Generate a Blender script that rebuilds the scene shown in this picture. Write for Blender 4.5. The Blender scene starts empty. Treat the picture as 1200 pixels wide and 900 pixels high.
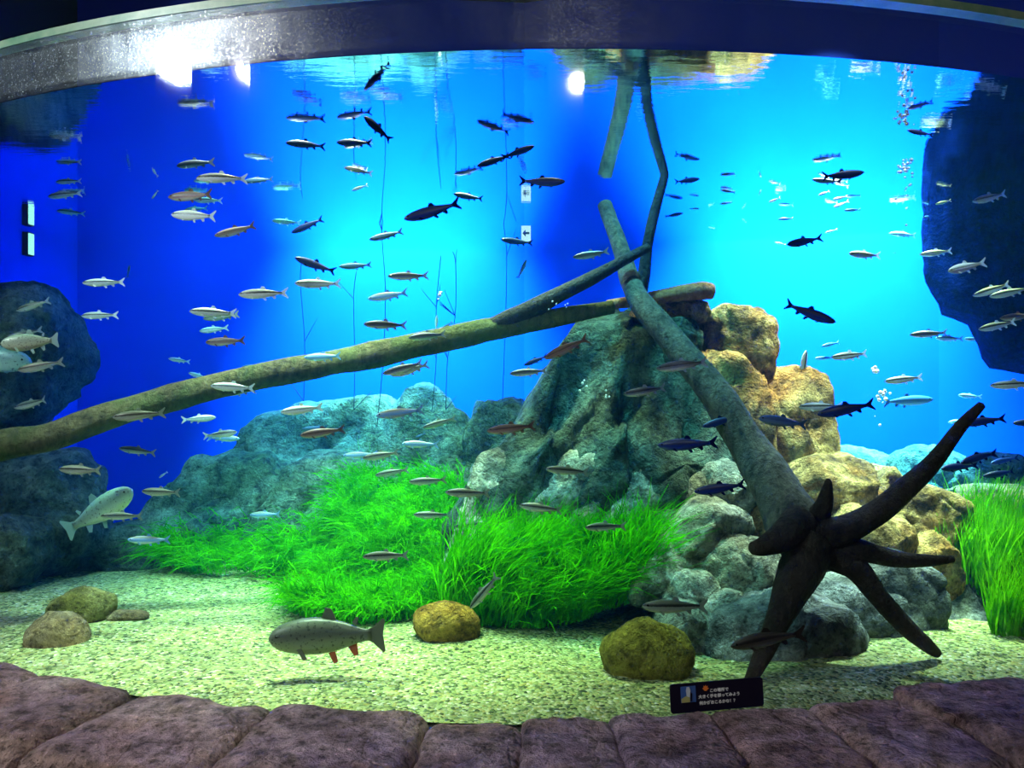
import bpy, bmesh, math, random
import numpy as np
from mathutils import Vector, Matrix, noise

# ------------------------------------------------------------------ camera, world, exposure, lamps
C = bpy.context.scene.collection
sc = bpy.context.scene
F = 950.0                       # focal length in pixels of the 1200x900 frame
CAMZ = 1.2                      # eye height above the gravel
WATER = 2.38                    # water level
CX, CY, RAD = 0.25, 8.35, 5.5   # the round tank: axis and inner radius of the glass

cam = bpy.data.cameras.new('camera')
cam.sensor_width = 36.0
cam.lens = F / 1200 * 36
cam.clip_start = 0.05
camo = bpy.data.objects.new('camera', cam)
camo.location = (0, 0, CAMZ)
camo.rotation_euler = (math.pi / 2, 0, 0)
C.objects.link(camo)
sc.camera = camo

w = bpy.data.worlds.new('world')
sc.world = w
w.use_nodes = True
w.node_tree.nodes['Background'].inputs[0].default_value = (0.02, 0.05, 0.25, 1)
w.node_tree.nodes['Background'].inputs[1].default_value = 0.02

sc.view_settings.view_transform = 'Standard'
sc.view_settings.look = 'None'
sc.view_settings.gamma = 1
sc.view_settings.use_curve_mapping = False
sc.view_settings.exposure = 0.0
sc.cycles.max_bounces = 10
sc.cycles.diffuse_bounces = 3
sc.cycles.glossy_bounces = 4
sc.cycles.transparent_max_bounces = 24
sc.cycles.volume_bounces = 1
sc.cycles.caustics_reflective = True
sc.cycles.use_denoising = True
sc.cycles.sample_clamp_indirect = 80.0

def spot(name, loc, aim, power, color, size=70, blend=0.6, radius=0.12):
    l = bpy.data.lights.new(name, 'SPOT')
    l.energy = power
    l.color = color
    l.spot_size = math.radians(size)
    l.spot_blend = blend
    l.shadow_soft_size = radius
    o = bpy.data.objects.new(name, l)
    o.location = loc
    o.rotation_euler = (Vector(aim) - Vector(loc)).to_track_quat('-Z', 'Y').to_euler()
    C.objects.link(o)
    return o

# spots above the water, unseen and without fixtures; some only added to brighten a part
spot('lamp_gravel', (-1.15, 3.8, 4.2), (-1.1, 3.95, 0), 1600, (1.0, 1.0, 0.6), 48, 1.0)
spot('lamp_front', (0.2, 3.7, 4.2), (0.1, 3.8, 0), 170, (0.95, 1.0, 0.6), 40, 1.0)
spot('lamp_grass', (-0.4, 4.9, 4.2), (-0.4, 4.65, 0.2), 1900, (1.0, 1.0, 0.5), 54, 0.9)
spot('lamp_boulders', (2.0, 5.1, 4.3), (1.7, 4.55, 0.5), 2900, (1.0, 0.96, 0.74), 35, 0.8)
spot('lamp_cliff', (2.5, 4.5, 4.3), (1.75, 4.8, 1.0), 2300, (1.0, 0.84, 0.54), 32, 0.8)
spot('fill_cliff_teal', (0.3, 4.0, 4.3), (0.7, 4.6, 0.9), 900, (0.25, 1.0, 0.95), 40, 0.9)  # extra teal spot added to brighten the cliff front
spot('fill_right_grass', (2.9, 4.8, 4.2), (2.65, 4.4, 0.1), 1700, (1.0, 1.0, 0.4), 34, 0.9)  # added to brighten the grass at the right edge
spot('lamp_wall_left', (-0.95, 6.2, 4.5), (-0.95, 7.2, 1.7), 16000, (0.45, 0.85, 1.0), 56, 1.0)
spot('lamp_wall_right', (2.35, 5.8, 4.5), (2.3, 6.5, 1.3), 24000, (0.4, 0.9, 1.0), 62, 1.0)
spot('fill_wall_far_right', (3.35, 5.9, 3.4), (3.4, 6.1, 0.8), 700, (0.4, 0.8, 1.0), 50, 1.0)  # extra spot added behind the overhang to brighten the wall
spot('fill_bubbles', (1.8, 2.98, 4.2), (1.77, 3.6, 1.9), 500, (0.9, 1.0, 1.0), 20, 0.6)  # unseen spot added to whiten the bubbles
spot('lamp_corner', (-1.6, 5.0, 4.3), (-1.2, 5.5, 0.5), 900, (0.3, 1.0, 0.75), 46, 0.9)
spot('lamp_wall_far_left', (-2.1, 6.1, 4.5), (-2.1, 6.9, 1.5), 650, (0.2, 0.4, 1.0), 80, 1.0)
spot('fill_fish_left', (-1.6, 3.75, 4.2), (-1.5, 4.2, 1.4), 620, (0.8, 1.0, 1.0), 56, 1.0)  # unseen spot added to brighten the sides of the left fish

# ------------------------------------------------------------------ helpers
def P(px, py, Y):
    """point at depth Y that lies on the ray through a pixel"""
    return Vector(((px - 600) / F * Y, Y, CAMZ - (py - 450) / F * Y))

def setp(o, label=None, cat=None, group=None, kind=None):
    if label: o['label'] = label
    if cat: o['category'] = cat
    if group: o['group'] = group
    if kind: o['kind'] = kind
    return o

def empty(name, loc, label=None, cat=None, group=None):
    o = bpy.data.objects.new(name, None)
    o.empty_display_size = 0.05
    o.location = loc
    C.objects.link(o)
    return setp(o, label, cat, group)

def link(name, me, mat=None, parent=None, loc=None, smooth=True):
    o = bpy.data.objects.new(name, me)
    if mat and not me.materials: me.materials.append(mat)
    if smooth and len(me.polygons):
        me.polygons.foreach_set('use_smooth', [True] * len(me.polygons))
    C.objects.link(o)
    if parent:
        o.parent = parent
    if loc is not None: o.location = loc
    return o

def mesh(name, verts, faces):
    me = bpy.data.meshes.new(name)
    me.from_pydata([tuple(v) for v in verts], [], faces)
    me.update()
    return me

def recentre(me, c):
    """move mesh data so that world point c becomes its origin"""
    me.transform(Matrix.Translation(-Vector(c)))

def solid(name, verts, faces, mat, parent=None, smooth=True, base=None):
    """a mesh object whose origin sits at its base (or inside its parent's frame)"""
    me = mesh(name, verts, faces)
    if parent is not None:
        recentre(me, parent.location)
        return link(name, me, mat, parent, None, smooth)
    if base is None:
        xs = [v[0] for v in verts]; ys = [v[1] for v in verts]; zs = [v[2] for v in verts]
        base = ((min(xs) + max(xs)) / 2, (min(ys) + max(ys)) / 2, min(zs))
    recentre(me, base)
    return link(name, me, mat, None, base, smooth)

def box_geo(x0, x1, y0, y1, z0, z1):
    v = [(x0,y0,z0),(x1,y0,z0),(x1,y1,z0),(x0,y1,z0),(x0,y0,z1),(x1,y0,z1),(x1,y1,z1),(x0,y1,z1)]
    f = [(0,3,2,1),(4,5,6,7),(0,1,5,4),(1,2,6,5),(2,3,7,6),(3,0,4,7)]
    return v, f

# ---------------------------------------------------------------- node materials
class N:
    def __init__(s, name):
        s.m = bpy.data.materials.new(name); s.m.use_nodes = True
        s.t = s.m.node_tree; s.t.nodes.clear()
        s.out = s.t.nodes.new('ShaderNodeOutputMaterial')
    def n(s, kind, **kw):
        nd = s.t.nodes.new('ShaderNode' + kind)
        for k, v in kw.items():
            if k.startswith('_'): setattr(nd, k[1:], v)
        for k, v in kw.items():
            if not k.startswith('_'): s.put(nd.inputs[k.replace('__', ' ')], v)
        return nd
    def put(s, sock, v):
        if isinstance(v, bpy.types.NodeSocket): s.t.links.new(v, sock)
        elif isinstance(v, bpy.types.Node): s.t.links.new(v.outputs[0], sock)
        else:
            if isinstance(v, tuple) and len(v) == 3 and sock.type == 'RGBA': v = v + (1,)
            sock.default_value = v
    def tex(s, kind, scale, vec=None, detail=None, rough=None):
        nd = s.n('Tex' + kind, Scale=scale)
        if vec is not None: s.put(nd.inputs['Vector'], vec)
        if detail is not None: nd.inputs['Detail'].default_value = detail
        if rough is not None: nd.inputs['Roughness'].default_value = rough
        return nd
    def ramp(s, fac, stops, interp='LINEAR'):
        nd = s.t.nodes.new('ShaderNodeValToRGB')
        cr = nd.color_ramp; cr.interpolation = interp
        while len(cr.elements) > 1: cr.elements.remove(cr.elements[-1])
        for i, (p, c) in enumerate(stops):
            e = cr.elements[0] if i == 0 else cr.elements.new(p)
            e.position = p
            e.color = (c, c, c, 1) if isinstance(c, (int, float)) else tuple(c) + (1,)
        s.put(nd.inputs[0], fac)
        return nd.outputs[0]
    def mix(s, fac, a, b, blend='MIX'):
        nd = s.t.nodes.new('ShaderNodeMix'); nd.data_type = 'RGBA'; nd.blend_type = blend
        s.put(nd.inputs[0], fac); s.put(nd.inputs[6], a); s.put(nd.inputs[7], b)
        return nd.outputs[2]
    def math(s, op, a, b=0.0):
        nd = s.n('Math', _operation=op); s.put(nd.inputs[0], a); s.put(nd.inputs[1], b)
        return nd.outputs[0]
    def bump(s, h, strength=0.5, dist=0.02):
        return s.n('Bump', Height=h, Strength=strength, Distance=dist).outputs[0]
    def geo(s, k='Position'):
        return s.n('NewGeometry').outputs[k]
    def obj(s):
        return s.n('TexCoord').outputs['Object']
    def surf(s, sh):
        s.put(s.out.inputs[0], sh); return s.m
    def pbr(s, col, rough=0.7, normal=None, metal=0.0, spec=0.3, **kw):
        b = s.n('BsdfPrincipled')
        s.put(b.inputs['Base Color'], col); s.put(b.inputs['Roughness'], rough)
        s.put(b.inputs['Metallic'], metal); s.put(b.inputs['Specular IOR Level'], spec)
        if normal is not None: s.put(b.inputs['Normal'], normal)
        for k, v in kw.items(): s.put(b.inputs[k.replace('__', ' ')], v)
        return s.surf(b)

def plain(name, col, rough=0.6, metal=0.0):
    return N(name).pbr(col, rough, None, metal)

def rock_mat(name, dark, mid, pale, rust, rust_amt=0.5, pale_pos=0.62, crack=0.09, spec=0.2):
    n = N(name); p = n.geo()
    a = n.tex('Noise', 2.6, p, 8, 0.62); b = n.tex('Noise', 14, p, 6, 0.7); c = n.tex('Noise', 1.7, p, 5, 0.6)
    v = n.tex('Noise', 55, p, 3, 0.6)
    base = n.ramp(a, [(0.3, dark), (0.47, mid), (pale_pos, pale)])
    fine = n.ramp(b, [(0.36, 0.32), (0.5, 0.95), (0.66, 1.5)])
    col = n.mix(1.0, base, fine, 'MULTIPLY')
    rmask = n.math('MULTIPLY', n.ramp(c, [(0.48, 0), (0.6, 1)]), rust_amt)
    col = n.mix(rmask, col, n.mix(1.0, rust, fine, 'MULTIPLY'))
    spk = n.ramp(v, [(0.3, 0.35), (0.42, 0.95), (0.62, 1.0), (0.72, 1.9)])
    col = n.mix(1.0, col, spk, 'MULTIPLY')
    cr = n.n('TexVoronoi', Scale=5.0, Vector=n.mix(0.12, p, n.tex('Noise', 4, p, 4, 0.6).outputs['Color']), _feature='DISTANCE_TO_EDGE')
    h = n.math('ADD', n.math('ADD', n.math('MULTIPLY', b, 1.0), n.math('MULTIPLY', v, 0.3)), n.math('MULTIPLY', n.ramp(cr.outputs['Distance'], [(0.0, 0.0), (0.03, 1.0)]), crack))
    return n.pbr(col, 0.85, n.bump(h, 1.0, 0.10), spec=spec)

M = {}
M['rock_left'] = rock_mat('rock_teal_cast', (0.03, 0.07, 0.06), (0.09, 0.18, 0.15), (0.26, 0.38, 0.30), (0.14, 0.19, 0.06), 0.5)  # teal cast of water and coloured light put into the rock colour
M['rock_cliff'] = rock_mat('rock_cliff', (0.015, 0.04, 0.036), (0.055, 0.105, 0.09), (0.15, 0.21, 0.16), (0.10, 0.12, 0.04), 0.5, crack=0.08)  # similar teal cast, darkened so the colour holds the shade of cliff and corner
M['rock_ochre'] = rock_mat('rock_ochre', (0.06, 0.045, 0.022), (0.27, 0.17, 0.055), (0.58, 0.42, 0.16), (0.46, 0.17, 0.03), 0.75, 0.6)
M['rock_grey'] = rock_mat('rock_grey', (0.07, 0.09, 0.08), (0.28, 0.31, 0.25), (0.72, 0.72, 0.58), (0.38, 0.29, 0.12), 0.5, 0.6)
M['rock_slate'] = rock_mat('rock_slate', (0.04, 0.055, 0.055), (0.14, 0.165, 0.165), (0.46, 0.48, 0.44), (0.16, 0.14, 0.07), 0.3)
M['rock_unlit'] = rock_mat('rock_unlit', (0.001, 0.004, 0.045), (0.002, 0.008, 0.07), (0.006, 0.016, 0.10), (0.003, 0.008, 0.05), 0.3, crack=0.0, spec=0.0)  # unlit overhang: its shade and the blue haze are in this colour
M['stone_brown'] = rock_mat('stone_brown', (0.10, 0.08, 0.03), (0.28, 0.20, 0.09), (0.52, 0.40, 0.22), (0.34, 0.20, 0.07), 0.6, crack=0.0)
M['stone_moss'] = rock_mat('stone_moss', (0.06, 0.06, 0.01), (0.22, 0.19, 0.04), (0.50, 0.42, 0.15), (0.16, 0.16, 0.02), 0.6, crack=0.0)
M['stone_orange'] = rock_mat('stone_orange', (0.22, 0.12, 0.02), (0.42, 0.23, 0.03), (0.58, 0.36, 0.06), (0.40, 0.18, 0.02), 0.6, crack=0.0)
M['stone_olive'] = rock_mat('stone_olive', (0.16, 0.13, 0.01), (0.32, 0.27, 0.03), (0.46, 0.38, 0.06), (0.24, 0.22, 0.03), 0.5, crack=0.0)
M['ledge'] = rock_mat('ledge_stone', (0.09, 0.052, 0.062), (0.32, 0.195, 0.205), (0.54, 0.35, 0.335), (0.42, 0.21, 0.14), 0.5, crack=0.12)  # purplish: the tank's blue light is put into the stone colour
M['ledge_bed'] = plain('ledge_mortar', (0.03, 0.018, 0.015), 0.9)

def wood_mat(name, dark, pale, moss=None, amt=0.0):
    n = N(name); p = n.geo()
    a = n.tex('Noise', 5, p, 6, 0.6)
    mp = n.n('Mapping', Vector=p); mp.inputs['Scale'].default_value = (30, 30, 9)
    g = n.tex('Noise', 1.0, mp, 5, 0.6)
    col = n.ramp(n.math('ADD', n.math('MULTIPLY', a, 0.5), n.math('MULTIPLY', g, 0.5)), [(0.36, dark), (0.62, pale)])
    if moss:
        col = n.mix(n.math('MULTIPLY', n.ramp(n.tex('Noise', 3.5, p, 5, 0.6), [(0.42, 0), (0.58, 1)]), amt), col, moss)
    return n.pbr(col, 0.75, n.bump(n.math('ADD', g, n.tex('Noise', 32, p, 5, 0.7)), 1.0, 0.03), spec=0.25)
M['wood_log'] = wood_mat('wood_mossy', (0.018, 0.018, 0.010), (0.17, 0.14, 0.065), (0.085, 0.13, 0.03), 0.6)
M['wood_end'] = wood_mat('wood_red', (0.30, 0.09, 0.03), (0.62, 0.26, 0.12))
M['wood_trunk'] = wood_mat('wood_grey', (0.03, 0.032, 0.032), (0.17, 0.16, 0.125))
M['wood_root'] = wood_mat('wood_unlit', (0.018, 0.012, 0.010), (0.05, 0.032, 0.024))  # roots unlit from the front; that shade is in the wood colour
M['wood_branch'] = wood_mat('wood_bog', (0.02, 0.022, 0.03), (0.06, 0.055, 0.055))

# gravel of pale yellow, white, grey and green grains
n = N('gravel'); p = n.geo()
vo = n.n('TexVoronoi', Scale=78.0, Vector=p)
vd = n.n('TexVoronoi', Scale=30.0, Vector=p)
gc = n.ramp(n.n('SeparateColor', Color=vo.outputs['Color']).outputs[0],
            [(0.0, (0.03, 0.05, 0.015)), (0.16, (0.14, 0.19, 0.06)), (0.40, (0.37, 0.43, 0.14)), (0.66, (0.48, 0.54, 0.22)), (0.85, (0.42, 0.36, 0.08)), (1.0, (0.80, 0.80, 0.50))])
gb = n.ramp(n.n('SeparateColor', Color=vd.outputs['Color']).outputs[0], [(0.0, 0.62), (0.3, 0.95), (1.0, 1.08)])
gd = n.ramp(n.tex('Noise', 1.5, p, 4, 0.6), [(0.3, 0.7), (0.55, 1.0)])
gcol = n.mix(1.0, n.mix(1.0, gc, gb, 'MULTIPLY'), gd, 'MULTIPLY')
M['gravel'] = n.pbr(gcol, 0.8, n.bump(n.math('SUBTRACT', 0.6, vo.outputs['Distance']), 0.9, 0.012), spec=0.25)

# tank wall: blue paint, darker above the water line
n = N('blue_wall'); p = n.geo()
sx = n.n('SeparateXYZ', Vector=p)
wc = n.ramp(n.tex('Noise', 1.2, p, 4, 0.5), [(0.3, (0.0006, 0.058, 0.74)), (0.7, (0.0008, 0.072, 0.82))])
M['blue_wall'] = n.pbr(wc, 0.8, spec=0.05)
M['navy_wall'] = plain('navy_wall', (0.001, 0.010, 0.13), 0.9)
M['black'] = plain('black_paint', (0.004, 0.004, 0.008), 0.9)
M['rim'] = N('rim_green')
n = M['rim']; M['rim'] = n.pbr(n.ramp(n.tex('Noise', 6, n.geo(), 5, 0.6), [(0.35, (0.08, 0.22, 0.14)), (0.6, (0.22, 0.32, 0.22))]), 0.35, spec=0.5)

# acrylic pane: clear below the water line, dried drops above it, thickened at left to paint in lamp glow
n = N('acrylic'); p = n.geo()
fc = n.math('POWER', n.n('LayerWeight', Blend=0.5).outputs['Facing'], 5.0)
fac = n.math('ADD', 0.025, n.math('MULTIPLY', fc, 0.9))
zz = n.n('SeparateXYZ', Vector=p).outputs[2]
above = n.ramp(n.math('MULTIPLY', n.math('SUBTRACT', zz, WATER - 0.002), 100.0), [(0.0, 0.0), (1.0, 1.0)])
drops = n.ramp(n.tex('Noise', 130, p, 4, 0.7), [(0.54, 0.0), (0.72, 1.0)])
haze = n.ramp(n.tex('Noise', 6, p, 6, 0.65), [(0.35, 0.15), (0.7, 1.0)])
sxx = n.n('SeparateXYZ', Vector=p).outputs[0]
left_glow = n.ramp(n.math('ADD', n.math('MULTIPLY', sxx, 0.25), n.math('ADD', 0.5, n.math('MULTIPLY', n.math('SUBTRACT', n.tex('Noise', 3, p, 4, 0.6), 0.5), 0.2))), [(0.28, 1.0), (0.40, 0.16)])  # raised on the left: lamp glow painted as extra film
dirt_glow = n.math('MULTIPLY', n.math('MULTIPLY', above, left_glow), n.math('ADD', n.math('MULTIPLY', drops, 0.4), n.math('MULTIPLY', haze, 0.13)))
gl = n.n('BsdfGlossy', Color=(1, 1, 1), Roughness=0.035)
gr = n.n('BsdfGlossy', Color=(0.9, 0.95, 1), Roughness=0.3)
tr = n.n('BsdfTransparent', Color=(0.985, 0.995, 1.0))
film = n.n('MixShader', Fac=0.5); n.put(film.inputs[1], n.n('BsdfDiffuse', Color=(0.55, 0.65, 0.75))); n.put(film.inputs[2], gr)
m1 = n.n('MixShader', Fac=fac); n.put(m1.inputs[1], tr); n.put(m1.inputs[2], gl)
m2 = n.n('MixShader', Fac=dirt_glow); n.put(m2.inputs[1], m1); n.put(m2.inputs[2], film)
M['acrylic'] = n.surf(m2)

# water: clear sides, a rippled surface that mirrors totally from below, and a body that absorbs red
n = N('water'); p = n.geo()
nz = n.n('SeparateXYZ', Vector=n.n('NewGeometry').outputs['True Normal']).outputs[2]
top = n.math('GREATER_THAN', n.math('ABSOLUTE', nz), 0.5)
mp = n.n('Mapping', Vector=p); mp.inputs['Scale'].default_value = (3.0, 11.0, 1)
rip = n.tex('Noise', 2.2, mp, 4, 0.5)
bmp = n.bump(rip, 0.05, 0.015)
fr = n.n('Fresnel', IOR=1.33, Normal=bmp)
refl = n.n('BsdfGlossy', Color=(0.97, 0.99, 1), Roughness=0.012, Normal=bmp)
clear = n.n('BsdfTransparent', Color=(1, 1, 1))
ms = n.n('MixShader', Fac=n.math('MULTIPLY', top, fr)); n.put(ms.inputs[1], clear); n.put(ms.inputs[2], refl)
n.surf(ms)
ab = n.n('VolumeAbsorption', Color=(0.40, 0.87, 0.95), Density=0.36)
vs = n.n('VolumeScatter', Color=(0.05, 0.35, 1.0), Density=0.016, Anisotropy=0.3)
ad = n.n('AddShader'); n.put(ad.inputs[0], ab); n.put(ad.inputs[1], vs)
n.put(n.out.inputs[1], ad)
M['water'] = n.m

# grass blades
def grass_mat(name, a, b):
    n = N(name); p = n.geo()
    col = n.ramp(n.tex('Noise', 9, p, 4, 0.6), [(0.35, a), (0.62, b)])
    d = n.n('BsdfDiffuse', Color=col); t = n.n('BsdfTranslucent', Color=col); 
    m = n.n('MixShader', Fac=0.45); n.put(m.inputs[1], d); n.put(m.inputs[2], t)
    return n.surf(m)
M['grass'] = grass_mat('eelgrass', (0.006, 0.24, 0.0), (0.11, 0.68, 0.0))
M['grass_tall'] = grass_mat('tall_grass', (0.04, 0.34, 0.0), (0.26, 0.80, 0.01))
M['weed'] = plain('weed_stem', (0.01, 0.03, 0.05), 0.7)

def fish_mat(name, back, stripe, side, belly, metal=0.05):
    n = N(name); o = n.obj()
    z = n.n('SeparateXYZ', Vector=o).outputs[2]
    nz = n.tex('Noise', 22, o, 3, 0.6)
    zz = n.math('ADD', n.math('ADD', n.math('MULTIPLY', z, 5.0), 0.5), n.math('MULTIPLY', n.math('SUBTRACT', nz, 0.5), 0.14))
    col = n.ramp(zz, [(0.15, belly), (0.38, side), (0.48, side), (0.54, stripe), (0.66, stripe), (0.74, back), (0.98, back)])
    if name.startswith('trout'):
        sp = n.ramp(n.tex('Noise', 34, o, 2, 0.5), [(0.60, 1.0), (0.66, 0.35)])
        col = n.mix(1.0, n.ramp(n.math('ADD', n.math('MULTIPLY', z, 3.2), 0.5), [(0.05, belly), (0.4, side), (0.62, stripe), (0.9, back)], 'B_SPLINE'), sp, 'MULTIPLY')
    return n.pbr(col, 0.4, metal=metal, spec=0.5)
FM = {
 's': fish_mat('fish_silver', (0.34, 0.40, 0.36), (0.035, 0.045, 0.045), (0.66, 0.74, 0.74), (0.9, 0.93, 0.92)),
 'd': fish_mat('fish_backlit', (0.005, 0.016, 0.10), (0.004, 0.012, 0.08), (0.006, 0.022, 0.18), (0.02, 0.05, 0.28), 0.0),  # backlit silhouette: the missing light and blue haze are in the colour
 'k': fish_mat('fish_black_backed', (0.05, 0.06, 0.09), (0.015, 0.018, 0.03), (0.14, 0.16, 0.22), (0.75, 0.75, 0.75)),
 'p': fish_mat('fish_pale', (0.50, 0.62, 0.6), (0.16, 0.22, 0.22), (0.78, 0.9, 0.9), (0.97, 0.97, 0.95)),
 'r': fish_mat('fish_rust', (0.11, 0.075, 0.065), (0.06, 0.04, 0.038), (0.30, 0.20, 0.18), (0.62, 0.55, 0.50)),
 'b': fish_mat('fish_blue_lit', (0.20, 0.26, 0.24), (0.25, 0.45, 0.7), (0.20, 0.55, 1.0), (0.65, 0.9, 1.0)),  # blue light of the walls painted onto silver sides
 'g': fish_mat('fish_green_lit', (0.10, 0.13, 0.09), (0.025, 0.035, 0.03), (0.28, 0.35, 0.28), (0.62, 0.68, 0.58)),  # green cast of the light put into the fish colour
 'x': fish_mat('fish_dark_brown', (0.025, 0.016, 0.014), (0.015, 0.01, 0.01), (0.06, 0.04, 0.036), (0.16, 0.13, 0.12), 0.0),
 'm': fish_mat('fish_hazed_blue', (0.05, 0.11, 0.22), (0.05, 0.10, 0.22), (0.10, 0.20, 0.34), (0.20, 0.34, 0.46), 0.0),  # dimness and blue haze of the water put into the colour
 't': fish_mat('trout_olive', (0.07, 0.09, 0.045), (0.08, 0.075, 0.07), (0.16, 0.17, 0.125), (0.27, 0.28, 0.20), 0.0),
 'w': fish_mat('trout_pale', (0.28, 0.50, 0.36), (0.22, 0.30, 0.26), (0.45, 0.62, 0.48), (0.72, 0.78, 0.60), 0.1),
}
def fin_mat(name, c, f=0.45):
    n = N(name)
    a = n.n('BsdfDiffuse', Color=c); t = n.n('BsdfTranslucent', Color=c)
    m = n.n('MixShader', Fac=f); n.put(m.inputs[1], a); n.put(m.inputs[2], t)
    return n.surf(m)
FIN = {k: fin_mat('fin_' + k, c) for k, c in {  # backlit, blue, green and dim fins repeat the light put into the bodies
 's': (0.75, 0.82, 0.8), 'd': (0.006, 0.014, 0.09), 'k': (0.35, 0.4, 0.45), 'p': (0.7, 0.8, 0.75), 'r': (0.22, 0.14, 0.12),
 'b': (0.25, 0.5, 0.7), 'g': (0.32, 0.4, 0.32), 'm': (0.08, 0.16, 0.28), 'x': (0.04, 0.028, 0.025), 't': (0.20, 0.20, 0.15), 'w': (0.4, 0.6, 0.5)}.items()}
FIN['red'] = fin_mat('fin_red', (0.55, 0.16, 0.08))
M['eye'] = plain('fish_eye', (0.01, 0.01, 0.012), 0.15)
M['white'] = plain('white_print', (0.85, 0.85, 0.85), 0.6)
M['orange'] = plain('orange_print', (0.85, 0.22, 0.04), 0.6)
M['sign'] = plain('sign_black', (0.006, 0.004, 0.02), 0.4)
n = N('bubble'); bg = n.n('BsdfGlossy', Color=(1, 1, 1), Roughness=0.15); bd = n.n('BsdfDiffuse', Color=(0.95, 0.97, 1)); bm_ = n.n('MixShader', Fac=0.35)
n.put(bm_.inputs[1], bd); n.put(bm_.inputs[2], bg); M['bubble'] = n.surf(bm_)
def emit(name, c, s):
    n = N(name); return n.surf(n.n('Emission', Color=c, Strength=s))

# ------------------------------------------------------------------ the setting
def arc(r, a0, a1, k):
    """points on the tank's circle, angle measured from the side that faces the camera"""
    return [(CX + r * math.sin(a0 + (a1 - a0) * i / k), CY - r * math.cos(a0 + (a1 - a0) * i / k)) for i in range(k + 1)]

A0, A1, AK = math.radians(-46), math.radians(46), 72
WALL = [(-3.71, 3.6), (-3.71, 6.92), (0.11, 7.23), (1.44, 6.83), (3.28, 6.23), (4.15, 5.75), (4.15, 3.6)]

def strip_wall(name, pts, z0, z1, thick, mat, out):
    """upright wall along a line of points, thickened to the outside"""
    v = []; f = []
    for (x, y), (nx, ny) in zip(pts, out):
        v += [(x, y, z0), (x, y, z1), (x + nx * thick, y + ny * thick, z1), (x + nx * thick, y + ny * thick, z0)]
    for i in range(len(pts) - 1):
        a, b = i * 4, i * 4 + 4
        f += [(a, b, b + 1, a + 1), (a + 1, b + 1, b + 2, a + 2), (a + 2, b + 2, b + 3, a + 3), (a + 3, b + 3, b, a)]
    e = len(v) - 4
    f += [(0, 1, 2, 3), (e + 3, e + 2, e + 1, e)]
    o = solid(name, v, f, mat, smooth=False)
    o['kind'] = 'structure'
    return o

ZT = 2.62
strip_wall('wall_left', WALL[:2], -0.1, ZT, 0.15, M['blue_wall'], [(-1, 0)] * 2)
strip_wall('wall_back', WALL[1:6], -0.1, ZT, 0.15, M['blue_wall'], [(0, 1)] * 5)
strip_wall('wall_right', WALL[5:], -0.1, ZT, 0.15, M['blue_wall'], [(1, 0)] * 2)
for k, (nm, pts, out) in enumerate([('trim_3', WALL[:2], (-1, 0)), ('trim_4', WALL[1:6], (0, 1)), ('trim_5', WALL[5:], (1, 0))]):
    strip_wall(nm, pts, ZT, 4.6, 0.15, M['black' if nm == 'trim_3' else 'navy_wall'], [out] * len(pts))
v, f = box_geo(-5, 5.2, -3.5, 7.6, 4.6, 4.75)
setp(solid('ceiling', v, f, M['black'], smooth=False), kind='structure')

# gravel floor, gently uneven
xs = np.linspace(-3.75, 4.2, 90); ts = np.linspace(0, 1, 50)
v = []; f = []
for t in ts:
    for x in xs:
        yg = CY - math.sqrt(max(0.01, (RAD - 0.002) ** 2 - (x - CX) ** 2))
        y = yg + (7.3 - yg) * t
        z = 0.05 * noise.fractal(Vector((x * 0.8, y * 0.8, 3.1)), 1.0, 2.0, 3) * min(1, t * 12) + 0.006 * noise.noise(Vector((x * 9, y * 9, 0)))
        v.append((x, y, z))
for j in range(len(ts) - 1):
    for i in range(len(xs) - 1):
        a = j * len(xs) + i
        f.append((a, a + 1, a + 1 + len(xs), a + len(xs)))
setp(solid('floor', v, f, M['gravel'], base=(0, 5, 0)), kind='structure')

# the pane
def shell(r0, r1, z0, z1, a0=A0, a1=A1, k=AK):
    p0, p1 = arc(r0, a0, a1, k), arc(r1, a0, a1, k)
    v = []; f = []
    for (x, y), (X, Y) in zip(p0, p1):
        v += [(x, y, z0), (x, y, z1), (X, Y, z1), (X, Y, z0)]
    for i in range(k):
        a, b = i * 4, i * 4 + 4
        f += [(a, a + 1, b + 1, b), (a + 1, a + 2, b + 2, b + 1), (a + 2, a + 3, b + 3, b + 2), (a + 3, a, b, b + 3)]
    e = len(v) - 4
    f += [(3, 2, 1, 0), (e, e + 1, e + 2, e + 3)]
    return v, f
v, f = shell(RAD, RAD + 0.045, -0.010, 2.575)
o = solid('window_1', v, f, M['acrylic'], smooth=False); o['kind'] = 'structure'
v, f = shell(RAD - 0.005, RAD + 0.05, 2.575, 2.605)
o = solid('trim_1', v, f, M['rim'], smooth=False); o['kind'] = 'structure'

# the water body
pa = arc(RAD - 0.004, math.radians(-43.5), math.radians(43.5), AK)
ring = [(pa[0][0], pa[0][1])] + pa[1:] + [(4.148, 5.748), (3.279, 6.227), (1.439, 6.826), (0.11, 7.226), (-3.707, 6.916)]
ring = [(max(-3.707, min(4.147, x)), y) for x, y in ring]
nr = len(ring)
v = [(x, y, -0.10) for x, y in ring] + [(x, y, WATER) for x, y in ring]
f = [tuple(range(nr))[::-1], tuple(range(nr, 2 * nr))] + [(i, (i + 1) % nr, nr + (i + 1) % nr, nr + i) for i in range(nr)]
o = solid('water', v, f, M['water'], smooth=False)
setp(o, 'clear blue water filling the tank to just under the glass rim', 'water', kind='stuff')

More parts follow.
